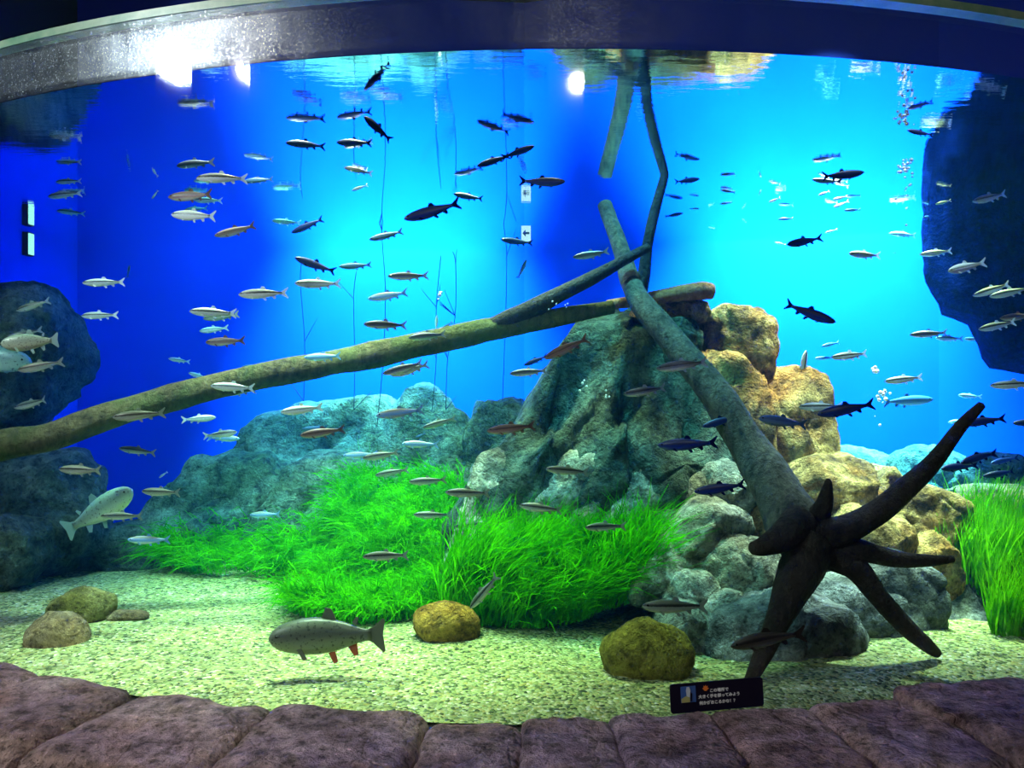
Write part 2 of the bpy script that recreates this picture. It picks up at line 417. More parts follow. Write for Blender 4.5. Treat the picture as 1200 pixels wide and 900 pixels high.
# ------------------------------------------------------------------ rocks
def smooth_poly(pts, it=1):
    for _ in range(it):
        q = []
        for i in range(len(pts)):
            a, b = pts[i], pts[(i + 1) % len(pts)]
            q += [(a[0] * .86 + b[0] * .14, a[1] * .86 + b[1] * .14), (a[0] * .14 + b[0] * .86, a[1] * .14 + b[1] * .86)]
        pts = q
    return pts

def resample(pts, n):
    d = [0]
    for i in range(len(pts)):
        a, b = pts[i], pts[(i + 1) % len(pts)]
        d.append(d[-1] + math.hypot(a[0] - b[0], a[1] - b[1]))
    out = []
    k = 0
    for i in range(n):
        t = d[-1] * i / n
        while d[k + 1] < t: k += 1
        u = (t - d[k]) / max(1e-9, d[k + 1] - d[k])
        a, b = pts[k], pts[(k + 1) % len(pts)]
        out.append((a[0] + (b[0] - a[0]) * u, a[1] + (b[1] - a[1]) * u))
    return out

def rock_geo(poly, Y, T, bulge, seed, n=76, amp=1.0, facets=12, lean=0.0, boxy=False):
    """a boulder: front outline at depth Y, bulging towards the viewer, T metres deep; lean tips its top backwards"""
    rnd = random.Random(seed)
    w = [P(px, py, Y) for px, py in poly]
    pts = resample(smooth_poly([(p.x, p.z) for p in w]), n)
    cx = sum(p[0] for p in pts) / n; cz = sum(p[1] for p in pts) / n
    zlo = min(p[1] for p in pts); zhi = max(p[1] for p in pts)
    pw = 3.4 if boxy else 2.5
    prof = [(s, -(1 - s ** pw) ** (1 / pw)) for s in (0.1, 0.2, 0.31, 0.42, 0.52, 0.62, 0.71, 0.79, 0.86, 0.92, 0.965, 0.99)] + [(1.0, 0.0)]
    back = [(1.02, 0.2), (1.02, 0.45), (0.97, 0.7), (0.84, 0.88), (0.6, 1.0), (0.3, 1.05)]
    rings = [(s, d * bulge) for s, d in prof] + [(s, d * T) for s, d in back]
    pts = [(cx + (x - cx) * 1.05, cz + (z - cz) * 1.05) for x, z in pts]
    v = [Vector((cx, Y - bulge * 1.02, cz))]
    for s, d in rings:
        for x, z in pts:
            v.append(Vector((cx + (x - cx) * s, Y + d + lean * (z - zlo) / max(.01, zhi - zlo), cz + (z - cz) * s)))
    v.append(Vector((cx, Y + 1.07 * T, cz)))
    c = Vector((cx, Y + T * 0.35, cz))
    for _ in range(facets):
        nrm = Vector((rnd.uniform(-1, 1), rnd.uniform(-1.2, 0.3), rnd.uniform(-0.5, 1.1))).normalized()
        sup = max((p - c).dot(nrm) for p in v)
        dd = sup * rnd.uniform(0.80, 0.97)
        for i, p in enumerate(v):
            e = (p - c).dot(nrm) - dd
            if e > 0: v[i] = p - nrm * e * 0.9
    size = min(1.0, max(zhi - zlo, 0.15))
    off = Vector((seed * 7.3, seed * 3.1, seed * 1.7))
    for i, p in enumerate(v):
        r = (p - c)
        r = r.normalized() if r.length > 1e-6 else Vector((0, -1, 0))
        q = p + off
        a = 0.07 * noise.fractal(q * 2.2, 1.0, 2.0, 3) * size
        b = 0.045 * (1.0 - noise.ridged_multi_fractal(q * 3.6, 1.0, 2.1, 5, 1.0, 2.0)) * (0.45 + size * 0.55)
        cel = noise.voronoi(Vector((q.x * 4.5, q.y * 4.5, q.z * 3.2)))[0]
        g_ = max(0.0, 0.12 - (cel[1] - cel[0])) / 0.12
        v[i] = p + r * (a + b - 0.035 * g_ * (0.4 + size * 0.6)) * amp
    m = len(rings)
    f = [(0, 1 + (j + 1) % n, 1 + j) for j in range(n)]
    for k in range(m - 1):
        for j in range(n):
            a, b = 1 + k * n + j, 1 + k * n + (j + 1) % n
            f.append((a, b, b + n, a + n))
    e = len(v) - 1; s = 1 + (m - 1) * n
    f += [(e, s + j, s + (j + 1) % n) for j in range(n)]
    if sum((pts[i][0] * pts[(i + 1) % n][1] - pts[(i + 1) % n][0] * pts[i][1]) for i in range(n)) > 0:
        f = [t[::-1] for t in f]
    return v, f

_rs = [10]
def rock(name, poly, Y, T, bulge, mat, parent=None, label=None, cat=None, group=None, n=76, amp=1.0, facets=12, lean=0.0, boxy=False):
    _rs[0] += 1
    v, f = rock_geo(poly, Y, T, bulge, _rs[0], n, amp, facets, lean, boxy)
    o = solid(name, v, f, M[mat], parent)
    return setp(o, label, cat, group)

# tall cliff of leaning columns in the middle
cliff = empty('rock_cliff', P(720, 690, 5.2), 'tall blue-green rock cliff of leaning columns rising behind the grass', 'rock')
for poly, Y, T, bg, mt, lean in [
    ([(520, 620), (560, 560), (600, 505), (640, 440), (668, 378), (690, 362), (742, 360), (738, 410), (705, 480), (672, 540), (650, 640), (540, 660)], 4.62, 0.6, 0.2, 'rock_cliff', 0.25),
    ([(648, 560), (680, 500), (715, 430), (745, 362), (800, 358), (815, 380), (805, 440), (770, 480), (745, 560), (735, 640), (640, 640)], 4.58, 0.6, 0.18, 'rock_cliff', 0.25),
    ([(725, 600), (738, 520), (770, 455), (805, 400), (840, 430), (858, 490), (875, 570), (860, 640), (740, 640)], 4.50, 0.6, 0.18, 'rock_cliff', 0.25),
    ([(735, 365), (755, 352), (828, 351), (834, 366), (826, 378), (760, 384)], 4.76, 0.4, 0.06, 'rock_ochre', 0.0),
    ([(770, 375), (815, 372), (824, 390), (818, 440), (780, 440)], 4.70, 0.4, 0.1, 'rock_cliff', 0.0),
    ([(820, 415), (826, 372), (848, 356), (890, 361), (906, 376), (906, 410), (898, 450), (830, 450)], 4.85, 0.4, 0.14, 'rock_ochre', 0.0),
    ([(818, 430), (830, 403), (886, 402), (895, 425), (906, 480), (906, 560), (880, 600), (845, 560), (826, 480)], 4.62, 0.5, 0.14, 'rock_ochre', 0.1),
    ([(896, 450), (905, 436), (945, 431), (968, 438), (977, 455), (981, 540), (975, 580), (900, 580), (893, 500)], 4.8, 0.5, 0.14, 'rock_ochre', 0.05),
]:
    rock('rock_block', poly, Y, T, bg, mt, cliff, lean=lean, amp=0.55, facets=5, boxy=True)
# the row of squarer blocks at its foot
for poly, Y, lab in [
    ([(520, 660), (545, 570), (562, 542), (590, 534), (628, 546), (618, 610), (590, 700), (520, 710)], 4.48, 'brown-green block at the cliff foot, leftmost of three above the grass'),
    ([(575, 700), (612, 605), (636, 542), (650, 532), (718, 529), (728, 545), (705, 600), (690, 700)], 4.44, 'grey-green block with flat top, middle of three at cliff foot'),
    ([(685, 700), (708, 600), (730, 545), (745, 531), (795, 527), (812, 548), (815, 590), (790, 660), (760, 720)], 4.40, 'rounded block at cliff foot, rightmost of three, half under grass'),
]:
    rock('rock_block', poly, Y, 0.6, 0.16, 'rock_grey', None, lab, 'rock', 'blocks at the cliff foot', amp=0.75, lean=0.12, facets=5, boxy=True)

# low wall of slanting blocks on the left
wall = empty('rock_outcrop', P(380, 640, 6.0), 'low teal rock wall of slanting blocks behind the grass on the left', 'rock')
for poly, Y, bg in [
    ([(255, 560), (278, 500), (340, 482), (395, 470), (440, 466), (470, 478), (470, 560), (440, 600), (280, 600)], 5.9, 0.15),
    ([(395, 640), (425, 560), (455, 480), (475, 460), (530, 458), (552, 475), (548, 560), (520, 660)], 5.8, 0.2),
    ([(520, 620), (540, 540), (556, 475), (570, 460), (600, 457), (612, 470), (600, 540), (560, 640)], 5.7, 0.2),
    ([(150, 620), (190, 550), (225, 541), (300, 543), (330, 548), (310, 600), (280, 670), (150, 670)], 5.5, 0.2),
    ([(270, 660), (310, 570), (335, 544), (400, 539), (418, 560), (400, 620), (380, 670)], 5.4, 0.2),
    ([(395, 660), (420, 580), (450, 560), (500, 565), (520, 600), (500, 670)], 5.3, 0.2),
]:
    rock('rock_block', poly, Y, 0.5, bg, 'rock_left', wall, amp=0.9, lean=0.3, facets=6, boxy=True)

# left end of the tank
for poly, Y, T, bg, mt, lab in [
    ([(-60, 330), (10, 328), (40, 345), (62, 380), (66, 430), (40, 470), (5, 500), (-60, 510)], 5.3, 0.7, 0.2, 'rock_cliff', 'dark green rock bulging from the left wall above the log'),
    ([(-60, 560), (-10, 540), (60, 535), (88, 548), (98, 600), (95, 660), (-60, 680)], 5.0, 0.5, 0.14, 'rock_cliff', 'blocky teal rock column under the left end of the log'),
    ([(-70, 640), (-20, 610), (15, 605), (38, 625), (44, 660), (25, 690), (-70, 700)], 4.65, 0.4, 0.16, 'rock_cliff', 'round teal boulder at the far left edge of the gravel'),
    ([(30, 680), (60, 640), (110, 620), (160, 615), (200, 640), (210, 668), (120, 684)], 5.35, 0.5, 0.15, 'rock_cliff', 'low dark mossy rock behind the gravel on the left'),
]:
    rock('boulder', poly, Y, T, bg, mt, None, lab, 'rock')

# overhang on the right, running up through the surface
rock('rock_overhang', [(1096, 160), (1325, 140), (1330, 440), (1200, 440), (1178, 428), (1160, 385), (1150, 368), (1118, 362), (1102, 335), (1097, 290)], 5.40, 0.32, 0.15, 'rock_unlit',
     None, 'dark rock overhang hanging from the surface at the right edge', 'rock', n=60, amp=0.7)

# far rocks right
for poly, Y, lab in [
    ([(970, 580), (975, 535), (990, 523), (1035, 527), (1062, 545), (1060, 590)], 6.0, 'pale blue-green rock far behind, right beside the ochre cliff block'),
    ([(1040, 600), (1046, 545), (1062, 527), (1120, 526), (1150, 545), (1150, 600)], 5.8, 'blue-green rock far behind the raised root on the right'),
    ([(1135, 600), (1140, 550), (1160, 536), (1230, 540), (1250, 600)], 5.6, 'blue-green far rock at the right edge under dark fish'),
]:
    rock('boulder', poly, Y - 0.1, 0.22, 0.15, 'rock_left', None, lab, 'rock', 'far rocks on the right')

# the boulder pile on the right
GP = 'boulders of the pile under the stump'
for poly, Y, T, bg, mt, lab in [
    ([(905, 590), (920, 550), (938, 533), (985, 529), (1022, 540), (1034, 562), (1028, 590), (985, 610), (930, 605)], 4.58, 0.6, 0.2, 'rock_ochre', 'large orange-topped boulder on the pile below the ochre cliff block'),
    ([(1020, 580), (1028, 555), (1040, 547), (1060, 550), (1068, 570), (1060, 595), (1030, 600)], 4.75, 0.4, 0.1, 'rock_ochre', 'small ochre rock right of the orange-topped boulder'),
    ([(960, 610), (980, 585), (1010, 573), (1050, 570), (1064, 590), (1058, 620), (1000, 630)], 4.5, 0.5, 0.15, 'rock_ochre', 'ochre rock below the orange-topped boulder, behind raised root'),
    ([(1050, 640), (1058, 600), (1068, 577), (1088, 568), (1120, 580), (1140, 605), (1138, 640), (1085, 655)], 4.5, 0.5, 0.16, 'rock_ochre', 'brown pitted boulder right of the raised root tip'),
    ([(1110, 640), (1122, 600), (1138, 582), (1170, 574), (1230, 576), (1240, 640)], 4.85, 0.5, 0.16, 'rock_ochre', 'ochre boulder at the right edge behind the tall grass'),
    ([(965, 655), (980, 610), (1000, 595), (1050, 600), (1074, 615), (1080, 650), (1020, 665)], 4.25, 0.5, 0.16, 'rock_ochre', 'half-shaded boulder directly under the raised root'),
    ([(1062, 700), (1070, 640), (1078, 634), (1124, 627), (1142, 650), (1128, 720), (1080, 730)], 4.25, 0.4, 0.06, 'rock_ochre', 'flat-topped ochre slab beside the tall grass'),
    ([(985, 700), (1005, 670), (1030, 655), (1078, 652), (1096, 665), (1104, 700), (1100, 745), (1040, 750), (1000, 730)], 3.98, 0.45, 0.16, 'rock_slate', 'grey-green boulder under the horizontal root'),
    ([(795, 590), (808, 556), (826, 542), (856, 539), (884, 553), (896, 585), (870, 605), (820, 605)], 4.35, 0.5, 0.16, 'rock_grey', 'boulder tucked left of the trunk, under the cliff'),
    ([(850, 640), (870, 600), (890, 565), (930, 560), (960, 580), (975, 640), (940, 670), (880, 665)], 4.3, 0.5, 0.12, 'rock_ochre', 'yellowish rock behind the thick end of the trunk'),
    ([(776, 640), (795, 612), (815, 594), (850, 588), (874, 602), (882, 622), (872, 645), (820, 660), (790, 655)], 4.15, 0.45, 0.2, 'rock_grey', 'broad pale boulder left of the stump with a rounded top'),
    ([(735, 705), (746, 668), (766, 650), (770, 630), (786, 624), (820, 638), (830, 660), (810, 700), (790, 720)], 4.1, 0.4, 0.16, 'rock_grey', 'pale rock at the left end of the boulder pile'),
    ([(826, 675), (838, 645), (862, 629), (905, 640), (922, 655), (922, 690), (885, 700), (845, 695)], 3.98, 0.4, 0.18, 'rock_grey', 'boulder with brownish top under the short root stub'),
    ([(768, 710), (785, 676), (806, 666), (832, 667), (850, 685), (846, 710), (800, 722)], 3.98, 0.4, 0.16, 'rock_grey', 'low oval boulder under the pale left rock'),
    ([(812, 725), (828, 700), (850, 690), (872, 693), (878, 712), (862, 728), (830, 735)], 3.85, 0.3, 0.12, 'rock_grey', 'small smooth pale stone between larger boulders left of root'),
    ([(862, 725), (872, 695), (895, 687), (925, 690), (930, 715), (900, 730)], 3.9, 0.3, 0.12, 'rock_grey', 'small pale rock partly behind the thick downward root'),
    ([(772, 765), (780, 728), (796, 711), (820, 712), (846, 726), (846, 770), (810, 785)], 3.72, 0.35, 0.14, 'rock_grey', 'pitted rock right behind the big olive stone'),
    ([(920, 740), (935, 700), (955, 684), (1000, 688), (1060, 700), (1084, 712), (1098, 745), (1100, 775), (1060, 800), (980, 800)], 3.82, 0.45, 0.14, 'rock_slate', 'long pale-topped slab behind the two downward roots'),
    ([(822, 775), (828, 738), (846, 722), (872, 713), (910, 702), (962, 702), (1006, 722), (1030, 765), (1026, 800), (985, 815), (900, 812), (840, 795)], 3.62, 0.35, 0.12, 'rock_slate', 'largest dark grey boulder at the front behind the sign'),
]:
    rock('boulder', poly, Y, T, bg, mt, None, lab, 'rock', GP, amp=0.85)
v = []; f = []
gx = np.linspace(0.55, 3.4, 30); gy = np.linspace(3.75, 5.6, 20)
for y in gy:
    for x in gx:
        t = max(0, min(1, (y - 3.95) / 1.0)); e = max(0, min(1, (x - 0.55) / 0.4))
        v.append((x, y, -0.05 + e * 0.5 * t + 0.06 * noise.fractal(Vector((x * 3, y * 3, 1)), 1, 2, 3)))
for j in range(19):
    for i in range(29):
        a = j * 30 + i
        f.append((a, a + 1, a + 31, a + 30))
setp(solid('rock_bed', v, f, M['rock_slate'], base=(2, 4.6, 0)), 'dark rubble slope showing in gaps between the boulders of the pile', 'rock', kind='stuff')

# loose stones on the gravel
def blob(name, c, dims, seed, mat, power=2.4, rot=0, amp=1.0, parent=None, sub=3, tilt=0.0, facets=6):
    bm = bmesh.new()
    bmesh.ops.create_icosphere(bm, subdivisions=sub, radius=1)
    rm = Matrix.Rotation(rot, 3, 'Z') @ Matrix.Rotation(tilt, 3, 'Y')
    off = Vector((seed * 5.1, seed * 2.3, seed))
    s = max(dims)
    rnd = random.Random(seed)
    pl = [(Vector((rnd.uniform(-1, 1), rnd.uniform(-1, 1), rnd.uniform(-.4, 1))).normalized(), rnd.uniform(.78, .93)) for _ in range(facets)]
    for vv in bm.verts:
        d = vv.co.copy()
        k = (abs(d.x) ** power + abs(d.y) ** power + abs(d.z) ** power) ** (-1 / power)
        d *= k
        for nn, dd in pl:
            e = d.dot(nn) - dd * max(1.0, k * .9)
            if e > 0: d -= nn * e * 0.8
        p = Vector((d.x * dims[0], d.y * dims[1], d.z * dims[2]))
        nz = noise.fractal((p / s) * 1.6 + off, 1, 2, 4) * 0.11 + noise.ridged_multi_fractal((p / s) * 3.2 + off, 1, 2, 3, 1, 2) * 0.035 - .03
        p += d.normalized() * nz * s * amp
        vv.co = rm @ p
    me = bpy.data.meshes.new(name); bm.to_mesh(me); bm.free()
    if parent is None:
        zl = min(q.co.z for q in me.vertices)
        me.transform(Matrix.Translation((0, 0, -zl)))
        return link(name, me, M[mat], None, (c[0], c[1], c[2] + zl))
    me.transform(Matrix.Translation(Vector(c) - parent.location))
    return link(name, me, M[mat], parent)

for px, py, Y, d, mt, lab, sd, tl, ro in [
    (97, 712, 4.1, (0.16, 0.12, 0.10), 'stone_moss', 'mossy brown stone on the gravel, upper of the two at left', 5, -0.25, 0.3),
    (66, 751, 3.72, (0.142, 0.11, 0.128), 'stone_brown', 'rounded reddish-brown stone on gravel near the left ledge', 8, 0.1, 0.0),
    (150, 722, 4.1, (0.10, 0.06, 0.028), 'stone_brown', 'small flat stone lying right of the mossy brown stone', 3, 0.0, 0.1),
    (524, 731, 3.85, (0.158, 0.12, 0.105), 'stone_orange', 'orange-brown stone on the gravel in front of the grass', 14, 0.25, 0.2),
    (758, 768, 3.40, (0.188, 0.16, 0.148), 'stone_olive', 'big smooth olive-yellow stone left of the boulder pile', 21, 0.3, 0.0),
]:
    p = P(px, py, Y)
    setp(blob('stone', p, d, sd, mt, 2.6, ro, 0.8, tilt=tl), lab, 'stone', 'loose stones on the gravel')

# ------------------------------------------------------------------ stone ledge in front of the glass
v, f = shell(RAD - 0.01, RAD + 0.50, -0.75, -0.012)
bed = solid('trim_2', v, f, M['ledge_bed'], base=(0, 2.6, -0.75)); bed['kind'] = 'structure'
def ang(px):
    """angle round the tank of the glass seen at pixel column px"""
    t = (px - 600) / F
    # ray (t,1)*s meets the circle
    a = t * t + 1; b = -2 * (t * CX + CY); c = CX * CX + CY * CY - (RAD + .05) ** 2
    s = (-b - math.sqrt(b * b - 4 * a * c)) / (2 * a)
    return math.asin((t * s - CX) / (RAD + .05))
for k, (x0, x1, top, dep) in enumerate([(-190, -50, 0.03, .5), (-50, 62, 0.025, .5), (62, 166, 0.02, .5), (166, 330, 0.0, .52), (330, 506, 0.015, .5), (506, 614, -0.012, .5), (614, 714, 0.0, .5), (714, 828, 0.02, .5),
                                (828, 938, 0.022, .5), (938, 1058, 0.03, .5), (1046, 1096, 0.075, .3), (1056, 1186, 0.07, .5), (1186, 1330, 0.075, .5)]):
    a0, a1 = ang(x0), ang(x1); am = (a0 + a1) / 2
    wd = (a1 - a0) * (RAD + 0.2)
    top += 0.042; r = RAD + 0.078 + dep / 2
    if k == 10:
        c = (CX + (RAD + .2) * math.sin(am), CY - (RAD + .2) * math.cos(am), top - 0.10); dm = (wd / 2 + .02, .14, 0.11)
    else:
        c = (CX + r * math.sin(am), CY - r * math.cos(am), top - 0.34); dm = (wd / 2 + 0.014, dep / 2 + 0.03, 0.36)
    blob('stone', c, dm, 40 + k, 'ledge', 10, am, 0.45, bed, sub=5, facets=0)

# ------------------------------------------------------------------ driftwood
def tube_geo(ctrl, seed=0, sides=14, per=7, rough=0.06, cap=True):
    """ctrl: (point, radius); a tapered, slightly knotted limb"""
    pts = []; rad = []
    n = len(ctrl)
    for i in range(n - 1):
        p0 = ctrl[max(0, i - 1)]; p1 = ctrl[i]; p2 = ctrl[i + 1]; p3 = ctrl[min(n - 1, i + 2)]
        for k in range(per):
            t = k / per
            def cr(a, b, c, d): return 0.5 * ((2 * b) + (c - a) * t + (2 * a - 5 * b + 4 * c - d) * t * t + (3 * b - a - 3 * c + d) * t ** 3)
            pts.append(Vector([cr(p0[0][j], p1[0][j], p2[0][j], p3[0][j]) for j in range(3)]))
            rad.append(p1[1] + (p2[1] - p1[1]) * t)
    pts.append(Vector(ctrl[-1][0])); rad.append(ctrl[-1][1])
    v = []; f = []
    up = Vector((0.1, -1, 0.2)).normalized()
    off = Vector((seed * 3.7, seed, seed * 1.3))
    for i, p in enumerate(pts):
        d = (pts[min(i + 1, len(pts) - 1)] - pts[max(i - 1, 0)]).normalized()
        s = d.cross(up).normalized(); u = s.cross(d).normalized()
        for j in range(sides):
            a = 2 * math.pi * j / sides
            r = s * math.cos(a) + u * math.sin(a)
            q = p + r * rad[i]
            k = 1 + rough * 2.2 * noise.fractal(q * 4 + off, 1, 2, 3) + rough * noise.noise(Vector((math.cos(a) * 2.5, math.sin(a) * 2.5, i * 0.12)) + off)
            v.append(p + r * rad[i] * k)
    m = len(pts)
    for i in range(m - 1):
        for j in range(sides):
            a, b = i * sides + j, i * sides + (j + 1) % sides
            f.append((a, b, b + sides, a + sides))
    for (base, idx, sg) in ((0, 0, -1), ((m - 1) * sides, m - 1, 1)):
        d = (pts[idx] - pts[idx - sg]).normalized()
        e = len(v); v.append(pts[idx] + d * rad[idx] * 0.45)
        for j in range(sides):
            a, b = base + j, base + (j + 1) % sides
            f.append((a, b, e) if sg > 0 else (b, a, e))
    return v, f

def limb(name, px, mat, parent, seed=0, **kw):
    ctrl = [(P(x, y, Y), w / F * Y / 2) for x, y, Y, w in px]
    v, f = tube_geo(ctrl, seed, **kw)
    return solid(name, v, f, M[mat], parent)

log = empty('driftwood_log', P(400, 422, 4.4), 'long pale driftwood log slanting from the left edge up to the cliff top', 'driftwood')
limb('trunk', [(-60, 540, 3.85, 37), (0, 522, 3.95, 37), (60, 512, 4.0, 35), (120, 490, 4.1, 32), (200, 467, 4.2, 33), (300, 442, 4.3, 31), (400, 423, 4.4, 31), (480, 407, 4.45, 31), (560, 389, 4.48, 29), (620, 378, 4.46, 24), (680, 367, 4.46, 20), (718, 360, 4.48, 17)], 'wood_log', log, 1)
limb('branch', [(555, 392, 4.5, 20), (600, 373, 4.45, 24), (650, 348, 4.42, 19), (705, 320, 4.42, 15), (735, 303, 4.44, 13), (760, 290, 4.46, 10)], 'wood_branch', log, 2)
e = empty('driftwood_piece', P(780, 355, 4.95), 'reddish-brown driftwood piece lying across the cliff top behind the trunk', 'driftwood')
limb('trunk', [(712, 357, 4.6, 12), (750, 352, 4.64, 14), (790, 345, 4.67, 19), (822, 341, 4.69, 21), (835, 342, 4.7, 17)], 'wood_end', e, 3)

stump = empty('driftwood_stump', P(945, 800, 3.5), 'upturned tree trunk leaning left from its black spreading roots', 'driftwood')
limb('trunk', [(709, 240, 4.93, 17), (728, 292, 4.7, 20), (744, 342, 4.45, 26), (778, 388, 4.25, 30), (832, 452, 4.05, 37), (878, 524, 3.92, 46), (908, 572, 3.75, 56), (932, 612, 3.64, 64), (946, 645, 3.58, 58), (950, 665, 3.56, 40)], 'wood_trunk', stump, 4, sides=18)
for k, r in enumerate([
    [(940, 632, 3.58, 46), (985, 622, 3.5, 36), (1025, 602, 3.46, 29), (1062, 572, 3.4, 25), (1095, 540, 3.35, 20), (1126, 500, 3.3, 15), (1151, 474, 3.28, 9)],
    [(950, 632, 3.58, 44), (1000, 643, 3.5, 27), (1050, 655, 3.46, 20), (1090, 657, 3.42, 14), (1118, 655, 3.4, 7)],
    [(955, 640, 3.56, 44), (1000, 664, 3.48, 30), (1030, 700, 3.44, 24), (1062, 735, 3.43, 21), (1085, 755, 3.45, 18), (1099, 766, 3.47, 10)],
    [(948, 640, 3.54, 58), (936, 672, 3.45, 48), (922, 705, 3.38, 36), (905, 742, 3.32, 26), (890, 775, 3.28, 19), (878, 800, 3.27, 13)],
    [(938, 612, 3.55, 44), (915, 630, 3.45, 32), (895, 640, 3.4, 22), (881, 643, 3.38, 13)],
    [(950, 618, 3.6, 34), (964, 596, 3.52, 22), (969, 575, 3.47, 13), (971, 562, 3.45, 6)],
]):
    limb('root', r, 'wood_root', stump, 10 + k)
limb('branch', [(749, 350, 4.62, 17), (755, 318, 4.6, 15), (759, 285, 4.59, 13), (768, 245, 4.58, 12), (778, 208, 4.57, 11), (781, 188, 4.565, 10)], 'wood_branch', stump, 20)

# ------------------------------------------------------------------ underwater grass
def grass(name, label, regions, count, length, width, flow, mat, seed, droop=0.5, spread=0.5, group=None):
    """thousands of thin ribbons rooted in the given patches, combed by the current along flow"""
    rs = np.random.RandomState(seed)
    tot = sum(r[-1] for r in regions)
    base = []
    for (xa, xb, ya, yb, za, zb, wt) in regions:
        k = int(count * wt / tot)
        # scattered tufts rather than an even carpet
        tx = rs.rand(max(6, k // 45), 2)
        pick = rs.randint(0, len(tx), k)
        u = np.clip(tx[pick, 0] + rs.normal(0, 0.035, k), 0, 1); t = np.clip(tx[pick, 1] + rs.normal(0, 0.05, k), 0, 1)
        # rounded footprint
        b = np.stack([xa + (xb - xa) * u, ya + (yb - ya) * t, za + (zb - za) * t], 1)
        keep = ((u - .5) / .5) ** 2 + ((t - .5) / .5) ** 2 < 1.05
        base.append(b[keep])
    base = np.concatenate(base); n = len(base)
    L = length * (0.5 + 0.7 * rs.rand(n))
    patch = np.array([noise.noise(Vector((b[0] * 2.2, b[1] * 2.2, seed))) for b in base])
    L *= (1.0 + 0.5 * patch)
    d = np.array(flow)[None, :] + rs.normal(0, spread, (n, 3)) * np.array([1, 1, 0.5]) + np.stack([patch * 0.5, patch * 0, patch * 0.25], 1)
    up0 = np.array([0, 0, 1.0])[None, :] + rs.normal(0, 0.22, (n, 3))
    S = 5
    pos = [base]; cur = base.copy()
    for k in range(1, S):
        t = k / (S - 1)
        v = up0 * (1 - t) * 1.1 + d * t * 1.25 + np.array([0, 0, -droop])[None, :] * t * t
        v += rs.normal(0, 0.10, (n, 3))
        v /= np.linalg.norm(v, axis=1)[:, None]
        cur = cur + v * (L / (S - 1))[:, None]
        cur[:, 2] = np.maximum(cur[:, 2], base[:, 2] * 0.4 + 0.012)
        pos.append(cur.copy())
    th = rs.rand(n) * math.pi
    side = np.stack([np.cos(th), np.sin(th) * 0.6, rs.normal(0, 0.4, n)], 1)
    side /= np.linalg.norm(side, axis=1)[:, None]
    W = [0.8, 1.0, 0.85, 0.55, 0.12]
    wd = width * (0.7 + 0.6 * rs.rand(n))
    V = np.zeros((n, S, 2, 3))
    for k in range(S):
        V[:, k, 0] = pos[k] - side * (wd * W[k] / 2)[:, None]
        V[:, k, 1] = pos[k] + side * (wd * W[k] / 2)[:, None]
    V = V.reshape(-1, 3)
    b0 = (np.arange(n) * S * 2)[:, None]
    q = np.array([[2 * k, 2 * k + 1, 2 * k + 3, 2 * k + 2] for k in range(S - 1)]).reshape(1, -1)
    I = (b0 + q).reshape(-1, 4)
    c = base.mean(0); c[2] = base[:, 2].min()
    V = V - c[None, :]
    me = bpy.data.meshes.new(name)
    me.vertices.add(len(V)); me.vertices.foreach_set('co', V.astype(np.float32).ravel())
    me.loops.add(I.size); me.loops.foreach_set('vertex_index', I.astype(np.int32).ravel())
    me.polygons.add(len(I)); me.polygons.foreach_set('loop_start', (np.arange(len(I)) * 4).astype(np.int32))
    me.update(calc_edges=True)
    o = link(name, me, M[mat], None, c)
    return setp(o, label, 'grass', group, 'stuff')

grass('eelgrass_mat', 'dark green eelgrass mat hanging over the left edge of the meadow', [(-2.25, -0.75, 4.95, 5.55, 0.02, 0.14, 5), (-1.5, -0.5, 5.0, 5.6, 0.05, 0.2, 4)], 9000, 0.30, 0.008, (-0.75, -0.15, 0.15), 'grass', 1, 0.75, 0.45)
grass('eelgrass_mat', 'bright green eelgrass mat below the cliff foot blocks, middle of the meadow', [(-1.15, -0.3, 5.0, 5.6, 0.18, 0.50, 5), (-0.9, -0.3, 4.6, 5.1, 0.02, 0.25, 3)], 9000, 0.34, 0.008, (-0.6, -0.2, 0.3), 'grass', 2, 0.6, 0.5)
grass('eelgrass_mat', 'low yellow-green eelgrass tuft spreading onto the gravel behind the big trout', [(-1.2, -0.35, 4.05, 4.75, 0.0, 0.06, 5)], 6000, 0.26, 0.007, (-0.5, -0.25, 0.25), 'grass', 3, 0.55, 0.6)
grass('eelgrass_clump', 'tall bushy eelgrass clump between the orange stone and the boulders', [(-0.36, 0.46, 3.98, 4.35, 0.0, 0.14, 6), (0.05, 0.72, 4.08, 4.3, 0.06, 0.30, 4)], 12000, 0.42, 0.008, (0.55, -0.12, 0.75), 'grass', 4, 0.45, 0.5)
grass('grass_clump', 'upright light green grass clump at the right edge beside the boulders', [(2.42, 3.2, 4.1, 4.8, 0.0, 0.10, 5)], 6500, 0.45, 0.011, (0.10, -0.1, 1.0), 'grass_tall', 5, 0.05, 0.30)
grass('grass_clump', 'short grass tuft on the gravel at the right edge, nearest the glass', [(2.28, 2.6, 3.7, 3.95, 0.0, 0.0, 1)], 700, 0.30, 0.010, (0.05, 0.0, 1.0), 'grass_tall', 6, 0.05, 0.3)

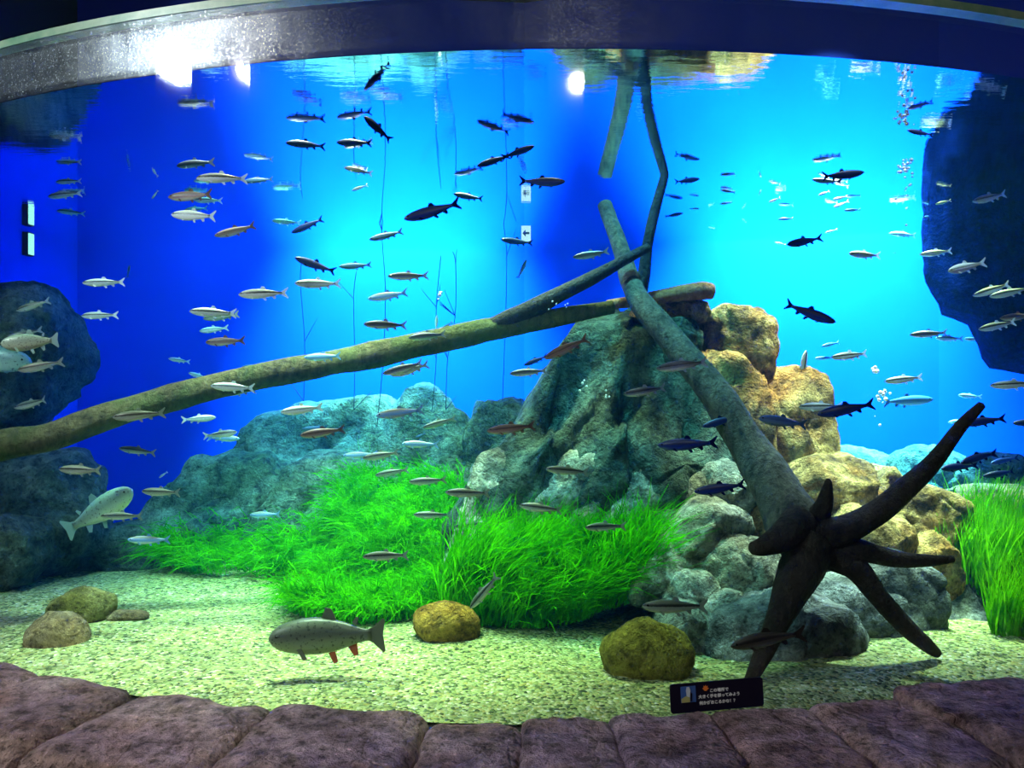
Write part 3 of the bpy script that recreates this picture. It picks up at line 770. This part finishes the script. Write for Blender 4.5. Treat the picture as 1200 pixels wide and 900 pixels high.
# thin stems standing in the open water
def stem(pts, Y, seed, label, twigs=4):
    rnd = random.Random(seed)
    ctrl = [(P(x + rnd.uniform(-3, 3), y, Y), 0.003) for x, y in pts]
    v, f = tube_geo(ctrl, seed, sides=5, per=5, rough=0.0)
    for k in range(twigs):
        a = ctrl[rnd.randrange(len(ctrl) - 1)][0]
        d = Vector((rnd.uniform(-1, 1), rnd.uniform(-.5, .5), rnd.uniform(.3, 1))).normalized() * rnd.uniform(.1, .25)
        v2, f2 = tube_geo([(a, .003), (a + d * .6, .0025), (a + d, .0015)], seed + k, sides=4, per=3, rough=0.0)
        o_ = len(v); v += v2; f += [tuple(i + o_ for i in t) for t in f2]
    setp(solid('water_weed', v, f, M['weed']), label, 'water plant', 'thin weed stems in open water')
stem([(444, 500), (447, 420), (450, 340), (449, 270), (454, 232)], 5.9, 1, 'thin dark weed stem rising behind the log, leftmost tall one', 2)
stem([(412, 480), (413, 420), (417, 350), (420, 318)], 6.0, 2, 'short thin weed stem left of the tallest stems, above the rock wall', 2)
stem([(508, 480), (511, 420), (512, 360), (516, 300)], 5.9, 3, 'thin weed stem under the pale upright fish', 3)
stem([(524, 480), (527, 420), (534, 370), (536, 310), (533, 295)], 5.9, 4, 'branching weed stem with many small twigs above the log', 9)
stem([(588, 470), (590, 400), (592, 300), (586, 255)], 6.0, 5, 'thin weed stem just left of the small reflected arrow sign', 1)
stem([(354, 470), (355, 400), (352, 330), (356, 300)], 6.1, 6, 'faint thin weed stem left of centre above the log', 2)

# ------------------------------------------------------------------ signs
def flat(name, pts, y, mat, parent, thick=0.002):
    """a thin printed piece: outline in the sign's own plane, facing -Y"""
    n = len(pts)
    v = [(x, y, z) for x, z in pts] + [(x, y + thick, z) for x, z in pts]
    f = [tuple(range(n)), tuple(range(2 * n - 1, n - 1, -1))] + [(i, i + n, (i + 1) % n + n, (i + 1) % n) for i in range(n)]
    me = mesh(name, v, f)
    return link(name, me, mat, parent, None, False)

a = ang(841)
rs_ = RAD + 0.045 + 0.006
sg = empty('sign_board', (CX + rs_ * math.sin(a), CY - rs_ * math.cos(a), 0.066), 'small black information board with Japanese text and orange hand on the glass', 'sign')
sg.rotation_euler = (0, math.radians(-3.0), a)
sw, sh = 0.166, 0.102
rr = 0.01
pts = []
for cx_, cz_, q in ((sw - rr, rr, -90), (sw - rr, sh - rr, 0), (-sw + rr, sh - rr, 90), (-sw + rr, rr, 180)):
    for k in range(5):
        t = math.radians(q + 22.5 * k); pts.append((cx_ + rr * math.cos(t), cz_ + rr * math.sin(t)))
flat('panel', pts, 0.0, M['sign'], sg, 0.005)
pic = flat('picture', [(-.128, .036), (-.075, .036), (-.075, .092), (-.128, .092)], -0.0015, plain('print_blue', (0.05, 0.12, 0.38), 0.6), sg)
flat('print', [(-.127, .037), (-.097, .037), (-.097, .055), (-.108, .060), (-.127, .050)], -0.0025, plain('print_sand', (0.45, 0.42, 0.16), 0.6), pic, 0.001)
flat('print', [(-.108, .058), (-.097, .054), (-.094, .078), (-.098, .090), (-.107, .090), (-.110, .078)], -0.0030, plain('print_white', (0.62, 0.66, 0.72), 0.6), pic, 0.001)
flat('print', [(-.095, .040), (-.090, .040), (-.088, .066), (-.094, .072)], -0.0028, M['sign'], pic, 0.001)
hc = (-.040, .078)
hand = []
for k, (aa, ln) in enumerate([(-150, .6), (-110, .62), (-70, .62), (-30, .6), (-8, .7), (8, 1.0), (20, .68), (38, .72), (48, 1.08), (60, .7), (72, .74), (84, 1.12), (96, .74), (108, .72), (120, 1.05), (134, .68), (150, .62), (168, .95), (184, .6)]):
    hand.append((hc[0] + .0125 * ln * math.cos(math.radians(aa)), hc[1] + .0125 * ln * math.sin(math.radians(aa))))
flat('hand_icon', hand, -0.0015, M['orange'], sg)
def text(s, x, z, size):
    cu = bpy.data.curves.new('text', 'FONT'); cu.body = s; cu.size = size; cu.extrude = 0.0004; cu.align_x = 'CENTER'; cu.offset = 0.0004
    cu.resolution_u = 3
    tmp = bpy.data.objects.new('text', cu); C.objects.link(tmp)
    dg = bpy.context.evaluated_depsgraph_get()
    me = bpy.data.meshes.new_from_object(tmp.evaluated_get(dg))
    bpy.data.objects.remove(tmp)
    me.transform(Matrix.Translation((x, -0.001, z)) @ Matrix.Rotation(math.pi / 2, 4, 'X'))
    me.materials.clear()
    o = link('text', me, M['white'], sg, None, False)
    return o
text('この場所で', 0.008, 0.066, 0.0135)
text('大きく手を振ってみよう', 0.008, 0.047, 0.0135)
text('何かがおこるかな！？', 0.003, 0.025, 0.0135)

p = P(616.5, 282, 5.6)
ar = empty('arrow_reflection', (p.x, p.y, p.z), 'small white reflection of a sign with a blue left arrow', 'sign')  # a hall sign's reflection, built as a glowing panel in the water
hw, hh = 5.5 / F * 5.6, 17.5 / F * 5.6
flat('panel', [(-hw, 0), (hw, 0), (hw, hh), (-hw, hh)], 0, emit('reflection_white', (0.8, 0.95, 1.0), 1.1), ar, 0.03)  # stands in for the reflected face of the hall sign
k_ = hh / 18
flat('arrow', [(-hw * .75, hh * .5), (-hw * .1, hh * .74), (-hw * .1, hh * .57), (hw * .7, hh * .57), (hw * .7, hh * .43), (-hw * .1, hh * .43), (-hw * .1, hh * .26)], -0.004, plain('reflected_arrow_blue', (0.02, 0.10, 0.5), 0.6), ar, 0.004)
p = P(30, 300, 6.24)
st = empty('strip_reflection', (-3.69, p.y, p.z), 'narrow upright white-green reflection of an exit light at the left wall', 'lamp')  # reflection of a hall exit light, built as a glowing box
v, f = box_geo(-3.70, -3.66, p.y - .09, p.y - .03, p.z, p.z + .16)
solid('glow_box', v, f, emit('reflected_light', (0.6, 1.0, 0.75), 1.4), st, False)
v, f = box_geo(-3.71, -3.67, p.y - .10, p.y - .02, p.z - .008, p.z + .168)
solid('housing', v, f, M['black'], st, False)  # backing added behind the reflected light

# ------------------------------------------------------------------ air bubbles
def bubbles(label, spots, seed):
    rnd = random.Random(seed)
    bm = bmesh.new()
    for (px, py, Y, jx, jy, cnt, r0, r1) in spots:
        for _ in range(cnt):
            q = P(px + rnd.gauss(0, jx), py + rnd.gauss(0, jy), Y + rnd.uniform(-.1, .1))
            if q.z > WATER - 0.01: continue
            bmesh.ops.create_icosphere(bm, subdivisions=1, radius=rnd.uniform(r0, r1) * 1.0, matrix=Matrix.Translation(q))
    me = bpy.data.meshes.new('air_bubbles'); bm.to_mesh(me); bm.free()
    c = sum((q.co for q in me.vertices), Vector()) / len(me.vertices)
    recentre(me, c)
    setp(link('air_bubbles', me, M['bubble'], None, c), label, 'bubbles', kind='stuff')
bubbles('column of bright air bubbles rising near the right side under the surface', [(1058, 195, 3.75, 5, 5, 20, .004, .011), (1062, 215, 3.75, 6, 14, 16, .003, .009), (1060, 112, 3.25, 6, 18, 14, .003, .007), (1058, 138, 3.25, 4, 5, 22, .004, .010)], 4)
bubbles('few white air bubbles beside the dim fish right of the cliff', [(1026, 435, 4.7, 2, 2, 5, .008, .016), (1034, 461, 4.7, 6, 3, 10, .006, .014), (1028, 480, 4.7, 3, 8, 6, .004, .010)], 5)
bubbles('scattered tiny bubbles in front of the cliff columns', [(683, 453, 4.2, 3, 4, 4, .005, .009), (708, 462, 4.2, 4, 3, 4, .005, .009), (655, 357, 4.2, 8, 3, 6, .003, .006), (518, 343, 4.6, 4, 4, 4, .006, .012)], 6)

# ------------------------------------------------------------------ lamps of the visitors' hall, behind the viewer; seen mirrored in the pane
def hall_lamp(px, py, dist, r, strength, label, color=(1, 0.97, 0.9)):
    d = Vector(((px - 600) / F, 1, -(py - 450) / F)).normalized()
    o = Vector((0, 0, CAMZ)); R = RAD + 0.045
    ox, oy = o.x - CX, o.y - CY
    a = d.x ** 2 + d.y ** 2; b = 2 * (ox * d.x + oy * d.y); c = ox * ox + oy * oy - R * R
    s = (-b - math.sqrt(b * b - 4 * a * c)) / (2 * a)
    h = o + d * s
    nr_ = Vector((h.x - CX, h.y - CY, 0)).normalized()
    rd = d - 2 * d.dot(nr_) * nr_
    q = h + rd * dist
    root = empty('ceiling_spotlight', q, label, 'lamp', 'spotlights on the hall ceiling')
    ax = (h - q).normalized()
    rot = ax.to_track_quat('Z', 'Y').to_matrix().to_4x4()
    bm = bmesh.new(); bmesh.ops.create_circle(bm, cap_ends=True, radius=r, segments=20)
    me = bpy.data.meshes.new('bulb'); bm.to_mesh(me); bm.free(); me.transform(rot)
    link('bulb', me, emit('bulb_light', color, strength), root)
    bm = bmesh.new(); bmesh.ops.create_cone(bm, segments=20, radius1=r * 1.3, radius2=r * 0.9, depth=r * 2.4, cap_ends=True)
    me = bpy.data.meshes.new('housing'); bm.to_mesh(me); bm.free(); me.transform(rot @ Matrix.Translation((0, 0, -r * 1.25)))
    link('housing', me, M['black'], root)
    v, f = tube_geo([(q - ax * r * 1.5, .015), (Vector((q.x, q.y, (q.z + 4.6) / 2)), .015), (Vector((q.x, q.y, 4.6)), .015)], 1, sides=8, per=2, rough=0)
    solid('stem', v, f, M['black'], root)
hall_lamp(672, 95, 4.2, 0.055, 900, 'hall spotlight behind the viewer, mirrored in the glass at centre')
hall_lamp(200, 74, 4.0, 0.13, 700, 'hall spotlight behind the viewer, mirrored in the glass rim, leftmost', (0.85, 1.0, 1.0))
hall_lamp(280, 82, 4.0, 0.075, 900, 'hall spotlight behind the viewer, mirrored in the glass, second from left')

# ------------------------------------------------------------------ fish
PROF = [(0.0, 0.012, 0.012), (0.03, 0.036, 0.026), (0.08, 0.058, 0.04), (0.16, 0.080, 0.052), (0.28, 0.098, 0.058), (0.40, 0.100, 0.056), (0.52, 0.090, 0.048), (0.64, 0.070, 0.036), (0.75, 0.046, 0.022), (0.83, 0.032, 0.013), (0.88, 0.030, 0.008)]
def fish_body(hs, ws, bend):
    S = 12
    v = [(0.5, bend * .25, -0.004)]; f = []
    for t, h, wd in PROF:
        if hs > 1.2 and t < 0.2: h = h * (1 + (0.2 - t) * 0.9); wd = wd * (1 + (0.2 - t) * 1.2)
        x = 0.5 - t
        for j in range(S):
            a = 2 * math.pi * j / S
            zz = math.sin(a) * h * hs
            if zz < 0: zz *= 1.06
            v.append((x, math.cos(a) * wd * ws + bend * x * x, zz))
    m = len(PROF)
    f += [(0, 1 + (j + 1) % S, 1 + j) for j in range(S)]
    for k in range(m - 1):
        for j in range(S):
            a, b = 1 + k * S + j, 1 + k * S + (j + 1) % S
            f.append((a, b, b + S, a + S))
    f.append(tuple(1 + (m - 1) * S + j for j in range(S)))
    return v, f
def fin_geo(pts, bend, y0=0.0, dy=0.0, th=0.006):
    n = len(pts)
    def yy(x, i): return bend * x * x + y0 + dy * i
    zr = pts[0][1]
    v = [(x, yy(x, abs(z - zr)) - th / 2, z) for x, z in pts] + [(x, yy(x, abs(z - zr)) + th / 2, z) for x, z in pts]
    f = [tuple(range(n)), tuple(range(2 * n - 1, n - 1, -1))] + [(i, i + n, (i + 1) % n + n, (i + 1) % n) for i in range(n)]
    return v, f

_cache = {}
def fish_meshes(kind, bend, simple):
    key = (kind, bend, simple)
    if key in _cache: return _cache[key]
    tr = kind in 'tw'
    hs, ws = (1.6, 1.5) if tr else (1.0, 1.0)
    fm = FM[kind]; ff = FIN[kind]; lower = FIN['red'] if kind == 't' else ff
    parts = []
    tail = [(-0.345, 0.026), (-0.40, 0.050), (-0.50, 0.118), (-0.508, 0.095), (-0.445, 0.0), (-0.508, -0.095), (-0.50, -0.118), (-0.40, -0.050), (-0.345, -0.026)]
    if tr: tail = [(-0.34, 0.04), (-0.40, 0.07), (-0.49, 0.15), (-0.505, 0.13), (-0.485, 0.0), (-0.505, -0.13), (-0.49, -0.15), (-0.40, -0.07), (-0.34, -0.04)]
    bv, bf = fish_body(hs, ws, bend)
    if simple:
        tv, tf = fin_geo(tail, bend)
        o = len(bv); me = mesh('small_fry', bv + tv, bf + [tuple(i + o for i in t) for t in tf]); me.materials.append(fm)
        parts.append(('body', me))
    else:
        def add(name, g, m):
            me = mesh(name, *g); me.materials.append(m); me.polygons.foreach_set('use_smooth', [name in ('body', 'eye')] * len(me.polygons)); parts.append((name, me))
        add('body', (bv, bf), fm)
        add('tail_fin', fin_geo(tail, bend), ff)
        h = hs
        add('dorsal_fin', fin_geo([(0.06, 0.088 * h), (0.02, 0.150 * h), (-0.03, 0.142 * h), (-0.07, 0.085 * h), (-0.06, 0.070 * h)], bend), ff)
        add('pelvic_fin', fin_geo([(0.0, -0.095 * h), (-0.05, -0.150 * h), (-0.085, -0.140 * h), (-0.06, -0.085 * h)], bend, 0.02, 0.2), lower)
        add('anal_fin', fin_geo([(-0.17, -0.068 * h), (-0.225, -0.118 * h), (-0.26, -0.108 * h), (-0.25, -0.045 * h)], bend), lower)
        add('pectoral_fin', fin_geo([(0.26, -0.062 * h), (0.20, -0.115 * h), (0.165, -0.110 * h), (0.22, -0.055 * h)], bend, 0.045 * ws, 0.35), ff)
        if tr: add('adipose_fin', fin_geo([(-0.21, 0.066 * h), (-0.25, 0.098 * h), (-0.27, 0.092 * h), (-0.25, 0.05 * h)], bend), ff)
        for s in (1, -1):
            bm = bmesh.new(); bmesh.ops.create_icosphere(bm, subdivisions=1, radius=0.019 if not tr else .015, matrix=Matrix.Translation((0.425, s * (0.058 if tr else 0.030) + bend * .18, 0.016 * hs)))
            me = bpy.data.meshes.new('eye'); bm.to_mesh(me); bm.free(); me.materials.append(M['eye']); parts.append(('eye', me))
    if simple: parts[0][1].polygons.foreach_set('use_smooth', [True] * len(parts[0][1].polygons))
    _cache[key] = parts
    return parts

GF = 'small fish swimming in the tank'
def fish(x0, y0, x1, y1, kind, label, Y=None, real=0.185, name='small_fish', turn=None, group=GF, k=[0]):
    """a fish with its nose at pixel (x0,y0) and its tail tip at (x1,y1), at depth Y"""
    k[0] += 1
    rnd = random.Random(k[0] * 17)
    lp = math.hypot(x1 - x0, y1 - y0)
    if Y is None: Y = min(5.7, max(3.12, real * F / lp))
    yt = min(y0, y1) - 0.16 * lp                  # keep clear of the water surface
    if yt < 450: Y = min(Y, 1.15 * F / (450 - yt))
    a, b = P(x0, y0, Y), P(x1, y1, Y)
    tn = math.radians(rnd.uniform(-14, 14)) if turn is None else math.radians(turn)
    d = a - b
    L = d.length / math.cos(tn)
    d = Vector((d.x, d.x and abs(d.x) * math.tan(tn) or d.length * math.tan(tn), d.z)).normalized()
    c = (a + b) / 2
    up = Vector((0, 0, 1)) if abs(d.z) < 0.93 else Vector((1, 0, 0))
    y = up.cross(d).normalized(); z = d.cross(y).normalized()
    rot = Matrix((d, y, z)).transposed()
    bend = rnd.choice([0.0, 0.12, -0.12, 0.25, -0.22])
    simple = lp < 24
    parts = fish_meshes(kind, bend, simple)
    mw = Matrix.LocRotScale(c, rot.to_quaternion(), Vector((L, L, L)))
    if simple:
        o = bpy.data.objects.new(name, parts[0][1]); C.objects.link(o)
    else:
        o = bpy.data.objects.new(name, None); o.empty_display_size = .3; C.objects.link(o)
        for nm, me in parts:
            q = bpy.data.objects.new(nm, me); C.objects.link(q); q.parent = o
    o.matrix_world = mw
    setp(o, label, 'fish', group)
    return o

for row in [
 # upper left, open water
 (65,213,95,212,'s','silver fish at upper left, topmost of a stack of three'),
 (55,230,95,226,'s','silver fish at upper left, middle of a stack of three'),
 (67,247,98,250,'s','silver fish at upper left, lowest of a stack of three'),
 (205,193,251,190,'k','dark-backed fish above the long bright silver fish, upper left'),
 (231,209,288,208,'s','long bright silver fish above the pinkish fish at upper left'),
 (286,213,319,209,'m','dim bluish fish trailing the long bright silver fish'),
 (196,230,251,229,'r','pinkish-brown fish in the upper left group'),
 (226,234,260,235,'s','silver fish half hidden behind the pinkish-brown fish'),
 (198,250,255,255,'p','pale yellowish fish right under the pinkish-brown fish'),
 (214,246,243,244,'b','blue-finned fish overlapping the pale yellowish fish from above'),
 (253,277,299,264,'r','brown-silver fish tilted nose down, lowest of upper left group'),
 (178,233,185,223,'p','tiny pale fish seen nearly head-on left of the pinkish fish'),
 (319,259,352,261,'s','small silver fish touching a dark tilted fish at upper left centre'),
 (341,272,379,257,'d','dark fish tilted nose down beside the small silver fish'),
 (336,168,380,170,'d','dark fish with pale tail high left of centre, level'),
 (393,165,436,169,'d','dark level fish right of the dark fish with pale tail'),
 (426,135,458,165,'d','dark fish swimming steeply up to the left near the surface'),
 (403,196,436,203,'k','dark fish with silver outline below the steep dark fish'),
 (412,223,431,217,'p','small pale fish under the silver-outlined dark fish'),
 (559,195,597,182,'d','dark fish nose down left, crossing another near the surface centre'),
 (626,172,588,184,'d','dark fish heading right, crossing another near the surface centre'),
 (662,214,609,212,'d','dark fish heading right, below the crossing pair'),
 (474,257,539,238,'d','large dark fish tilted nose down in the cyan glow left of centre'),
 (532,227,566,234,'d','dark fish just above the tail of the large dark tilted fish'),
 (433,281,472,271,'m','faint blue fish below the large dark tilted fish'),
 (587,281,624,285,'d','dark fish next to the small reflected arrow sign'),
 (672,301,713,295,'k','thin silver fish left of the leaning trunk top'),
 (800,250,779,254,'d','small dark fish right of the thin dark branch'),
 (820,209,790,214,'d','dark fish near surface right of the branch kink'),
 # upper right
 (1012,202,962,208,'d','large dark fish heading right, high in the bright cyan water'),
 (953,210,984,214,'m','dim fish behind the tail of the large dark high fish'),
 (959,229,972,224,'p','small bright fish below the large dark high fish'),
 (976,234,993,230,'s','small fish, upper of a tight pair below the large dark high fish'),
 (977,243,994,236,'p','small fish, lower of a tight pair below the large dark high fish'),
 (990,246,1008,246,'m','small dim fish right below the tight pair'),
 (1064,152,1092,159,'d','small dark fish beside the upper bubbles'),
 (919,288,964,278,'d','dark fish at the surface line, right of centre, nose down left'),
 (908,284,921,287,'p','small pale fish at the nose of the dark fish on surface line'),
 (967,273,981,269,'p','small pale fish right above the tail of the dark surface-line fish'),
 (1043,273,1073,276,'p','bright white fish at the foot of the bubble column'),
 (1138,237,1181,226,'p','bright silver fish in front of the dark overhang, highest there'),
 (1097,239,1114,235,'s','small silver fish at the left rim of the dark overhang'),
 (1092,253,1080,255,'m','tiny dim fish left of the overhang rim'),
 (1107,275,1132,272,'m','dim blue fish on the dark overhang near its left rim'),
 (992,298,1033,299,'s','silver fish with white belly below the surface line, right'),
 (1079,298,1115,294,'s','silver fish at the left rim of the overhang, nose left'),
 (820,244,808,245,'m','tiny dim fish in the cyan glow right of the branch'),
 (844,223,862,225,'m','tiny fish in the cyan glow, upper left of a loose cluster'),
 (844,239,858,237,'m','tiny fish in the cyan glow, directly below another'),
 (892,222,889,229,'p','tiny pale fish head-on at the top of the loose cluster'),
 (901,237,914,232,'s','tiny silver fish in the middle of the loose cluster'),
 (870,256,874,261,'p','tiny pale fish low in the loose cluster'),
 (912,257,930,256,'m','tiny blue-grey fish lowest in the loose cluster'),
 (830,266,837,268,'p','tiny pale speck of a fish left under the loose cluster'),
 (1051,296,1046,297,'d','tiny round dark fish left of the overhang'),
 # left, mid water
 (99,332,144,330,'s','silver fish alone in blue water left, upper of two'),
 (95,370,137,369,'s','silver fish alone in blue water left, lower of two'),
 (152,311,149,325,'b','small upright bluish fish at the left'),
 (279,345,337,343,'s','large silver fish left of the dark tilted fish, level'),
 (347,303,392,318,'d','dark fish tilted tail down above a bright silver fish'),
 (347,333,398,332,'p','bright silver fish right under the dark tilted fish'),
 (224,365,275,367,'s','silver fish, topmost of the left central stack of four'),
 (240,374,279,368,'g','grey-green fish, second of the left central stack of four'),
 (233,388,267,384,'p','short pale fish, third of the left central stack of four'),
 (240,401,288,399,'r','dark brown fish, lowest of the left central stack of four'),
 (197,420,222,424,'p','small pale fish above the log, left'),
 (221,437,245,444,'p','small pale fish between log and brown fish'),
 (184,460,221,449,'s','silver fish just above the log, nose down left'),
 (248,452,298,455,'p','pale fish in front of the log, upper of a close pair'),
 (258,461,299,457,'g','grey-green fish in front of the log, lower of a close pair'),
 (283,430,305,428,'m','dim blue fish just above the log left of centre'),
 (331,430,358,428,'p','small pale fish skimming the top of the log'),
 (357,419,400,417,'b','pale cyan fish in front of the log, left of centre'),
 (134,489,191,484,'g','grey-green fish camouflaged against the mossy log'),
 (253,489,214,492,'p','rounded pale fish heading right under the log'),
 (279,506,239,511,'p','pale fish heading right, upper of a pair under the log'),
 (281,514,243,513,'b','bluish fish heading right, lower of a pair under the log'),
 (329,483,378,477,'p','bright pale fish above the rock wall left'),
 (141,525,182,531,'g','grey-green fish below the log, nose left, at left'),
 (68,550,121,551,'g','grey fish in front of the dark left corner rocks'),
 (353,510,403,503,'r','dark reddish-brown fish in front of the rock wall'),
 (355,503,384,501,'m','dim fish half hidden behind the dark reddish-brown fish'),
 (165,576,212,577,'g','slim grey-green fish at the left end of the rock wall'),
 (186,560,196,553,'p','tiny pale fish head-on above the slim grey-green fish'),
 (120,604,166,605,'g','grey-green fish below the big pale trout'),
 (151,632,198,633,'b','bright blue-bellied fish by the left edge of the grass'),
 (72,590,94,594,'g','small fish at the left side of the big pale trout'),
 (292,604,329,602,'b','white-bellied fish in front of the dark grass mat, left'),
 # far left cluster
 (18,364,58,352,'g','grey-green fish in dark water at far left, topmost'),
 (8,397,47,386,'g','grey-green fish at far left, second from top in the dark corner'),
 (40,396,67,382,'g','tilted grey-green fish at far left, right beside another'),
 (5,403,65,398,'w','long greenish fish at far left, below the tilted one'),
 (82,406,90,397,'p','tiny upright fish right of the far left group'),
 (65,413,76,410,'g','tiny grey fish right of the long greenish fish'),
 (21,434,73,424,'g','large grey fish at far left above the log'),
 (-10,455,17,454,'g','fish cut by the left edge above the log, tail showing'),
 (16,478,58,468,'g','grey-green fish at far left just above the log, nose left'),
 (16,496,38,496,'m','dim small fish touching the top of the log at far left'),
 (-4,690,12,688,'d','small dark fish at the left edge over the gravel'),
 # centre
 (455,324,502,323,'k','dark-backed silver fish in the cyan glow above the log'),
 (431,350,478,343,'b','pale cyan fish below the dark-backed fish'),
 (427,380,476,381,'k','dark slender fish just above the log, centre'),
 (480,396,522,391,'k','brownish fish overlapping the top of the log'),
 (512,370,511,388,'p','small pale upright fish on the log by a weed stem'),
 (514,388,531,377,'m','small tilted bluish fish beside the upright pale fish'),
 (449,438,496,425,'k','dark fish under the log, upper of an overlapping pair'),
 (458,440,503,427,'g','lighter fish under the log, lower of an overlapping pair'),
 (617,305,607,326,'m','dim upright fish below the small reflected arrow sign'),
 (398,313,435,310,'m','faint blue fish left of the dark-backed silver fish'),
 (441,487,496,480,'b','bright blue-white fish in front of the rock wall'),
 (496,501,534,490,'g','grey-green fish right of the bright blue-white fish'),
 (471,520,514,521,'b','blue-white fish above the grass, right of a joined pair'),
 (486,513,499,508,'m','small dim fish on top of the blue-white fish above the grass'),
 (402,534,442,532,'b','blue fish nose left, left one of a joined pair'),
 (425,537,468,530,'g','grey fish, right one of a joined pair above the grass'),
 (440,557,479,550,'g','grey-green fish above the bright grass, nose left'),
 (479,565,523,562,'g','grey-green fish with silver belly over the meadow, right of another'),
 (522,577,574,578,'g','dark green fish in front of the leftmost cliff foot block'),
 (410,594,438,606,'b','bright blue fish tilted tail down over the grass'),
 (571,505,627,499,'r','brownish grey fish in front of the cliff foot'),
 (598,438,641,434,'k','slender silver fish left of the cliff, nose left'),
 (614,428,641,417,'d','dark fish partly behind the reddish fish left of cliff'),
 (638,420,689,396,'r','reddish-brown fish tilted nose down in front of the cliff'),
 (770,432,828,424,'k','dark-backed fish crossing in front of the leaning trunk'),
 (731,462,781,454,'k','dark fish in front of the cliff columns, left of the trunk'),
 (772,523,839,518,'d','dark bluish fish at the cliff foot, left of the trunk'),
 (740,516,766,508,'b','faint blue fish low on the cliff columns'),
 (640,549,690,554,'g','dim fish above the middle cliff foot block'),
 (609,593,658,597,'g','dark green fish in front of the tall eelgrass clump'),
 (745,381,756,375,'p','small white fish shining beside the leaning trunk'),
 (815,577,872,567,'d','dim dark fish beside the boulders left of the trunk'),
 (823,500,866,487,'d','dark fish in front of the leaning trunk, lower half'),
 # right
 (977,378,921,356,'d','large dark fish heading down right beside the cliff top'),
 (962,406,984,401,'m','small blue fish right of the cliff, above a silver one'),
 (974,419,1018,414,'s','silver fish right of the ochre cliff block'),
 (955,420,977,419,'m','dim blue fish behind the nose of the silver fish'),
 (944,411,939,447,'s','upright silver fish on top of the rightmost ochre cliff block'),
 (1069,392,1108,390,'k','dark-backed fish, leftmost of a row of three at right'),
 (1096,396,1128,397,'s','silver fish, middle of a row of three at right'),
 (1129,397,1151,398,'p','yellowish small fish, rightmost of a row of three'),
 (1106,319,1156,307,'p','bright green-silver fish on the dark overhang, nose down left'),
 (1143,346,1182,333,'s','silver fish low on the overhang, left of a pair'),
 (1163,347,1204,338,'p','pale fish low on the overhang, right of a pair'),
 (1121,336,1118,328,'m','tiny dim fish at the overhang below the bright one'),
 (1147,386,1190,377,'s','silver fish under the overhang tip, nose left'),
 (1172,373,1214,369,'r','brownish fish at right edge under the overhang'),
 (1038,447,1080,442,'s','silver fish with white fins above the dim oval fish'),
 (1164,452,1212,449,'s','grey silver fish cut by the right edge, mid height'),
 (1123,463,1149,465,'p','small pale fish above the raised root tip'),
 (938,477,986,476,'s','silver fish, partly covered, in front of the rightmost ochre block'),
 (960,486,1023,473,'d','dark blue fish covering the silver fish by the ochre block'),
 (888,490,946,498,'m','slender grey-blue fish between trunk and ochre block'),
 (1112,495,1134,492,'p','pale fish behind the raised root tip, left side'),
 (1127,497,1176,490,'d','dark fish right of the raised root tip'),
 (1187,496,1225,494,'d','dark fish cut by right edge beside the root tip'),
 (1121,542,1169,531,'d','dark fish over the far rocks, topmost of four'),
 (1100,549,1146,545,'d','dark fish over the far rocks, leftmost of four'),
 (1152,558,1191,552,'d','dark fish over the far rocks, lowest of four'),
 (1159,543,1193,536,'d','dark fish over the far rocks, rightmost of four'),
 (1088,579,1123,575,'d','dark green fish on the brown pitted boulder'),
 (1157,636,1193,627,'d','dark fish in front of the tall grass at right'),
 # low, over grass and gravel
 (426,652,479,650,'g','grey-green silver fish over the middle of the meadow, lowest there'),
 (485,603,528,604,'g','grey fish over the meadow, left of the dark one by the block'),
 (533,617,574,613,'g','grey fish against the brown rock patch in the grass'),
 (685,617,733,617,'g','grey-green fish in the dark upper part of tall eelgrass'),
 (720,612,742,602,'d','small dark blue fish above the grey-green one in tall eelgrass'),
 (475,704,516,709,'g','dark grey fish on the gravel just left above the orange stone'),
 (551,713,583,674,'g','grey fish diving steeply right behind the orange stone'),
 (714,648,756,650,'g','faint fish left of the boulder pile at the eelgrass edge'),
 (752,709,830,712,'g','long grey-green fish in front of the boulder pile, left part'),
]:
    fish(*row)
# larger fish
fish(1092, 468, 1034, 471, 'm', 'dim broad blue-grey trout right of the cliff beside white bubbles', 5.4, name='trout', group='trout', turn=0)
fish(855, 756, 942, 741, 'x', 'long dark brown fish in front of the largest grey boulder', 3.14, name='small_fish', turn=0)
fish(318, 746, 452, 742, 't', 'big olive trout with red lower fins gliding over the gravel', 3.30, name='trout', group='trout', turn=0)
fish(156, 574, 78, 622, 'w', 'big pale green trout heading up right at the left corner rocks', 4.3, name='trout', group='trout', turn=0)
fish(33, 425, -60, 410, 'w', 'big dim greenish trout cut by the left edge above the log', 4.7, name='trout', group='trout', turn=0)
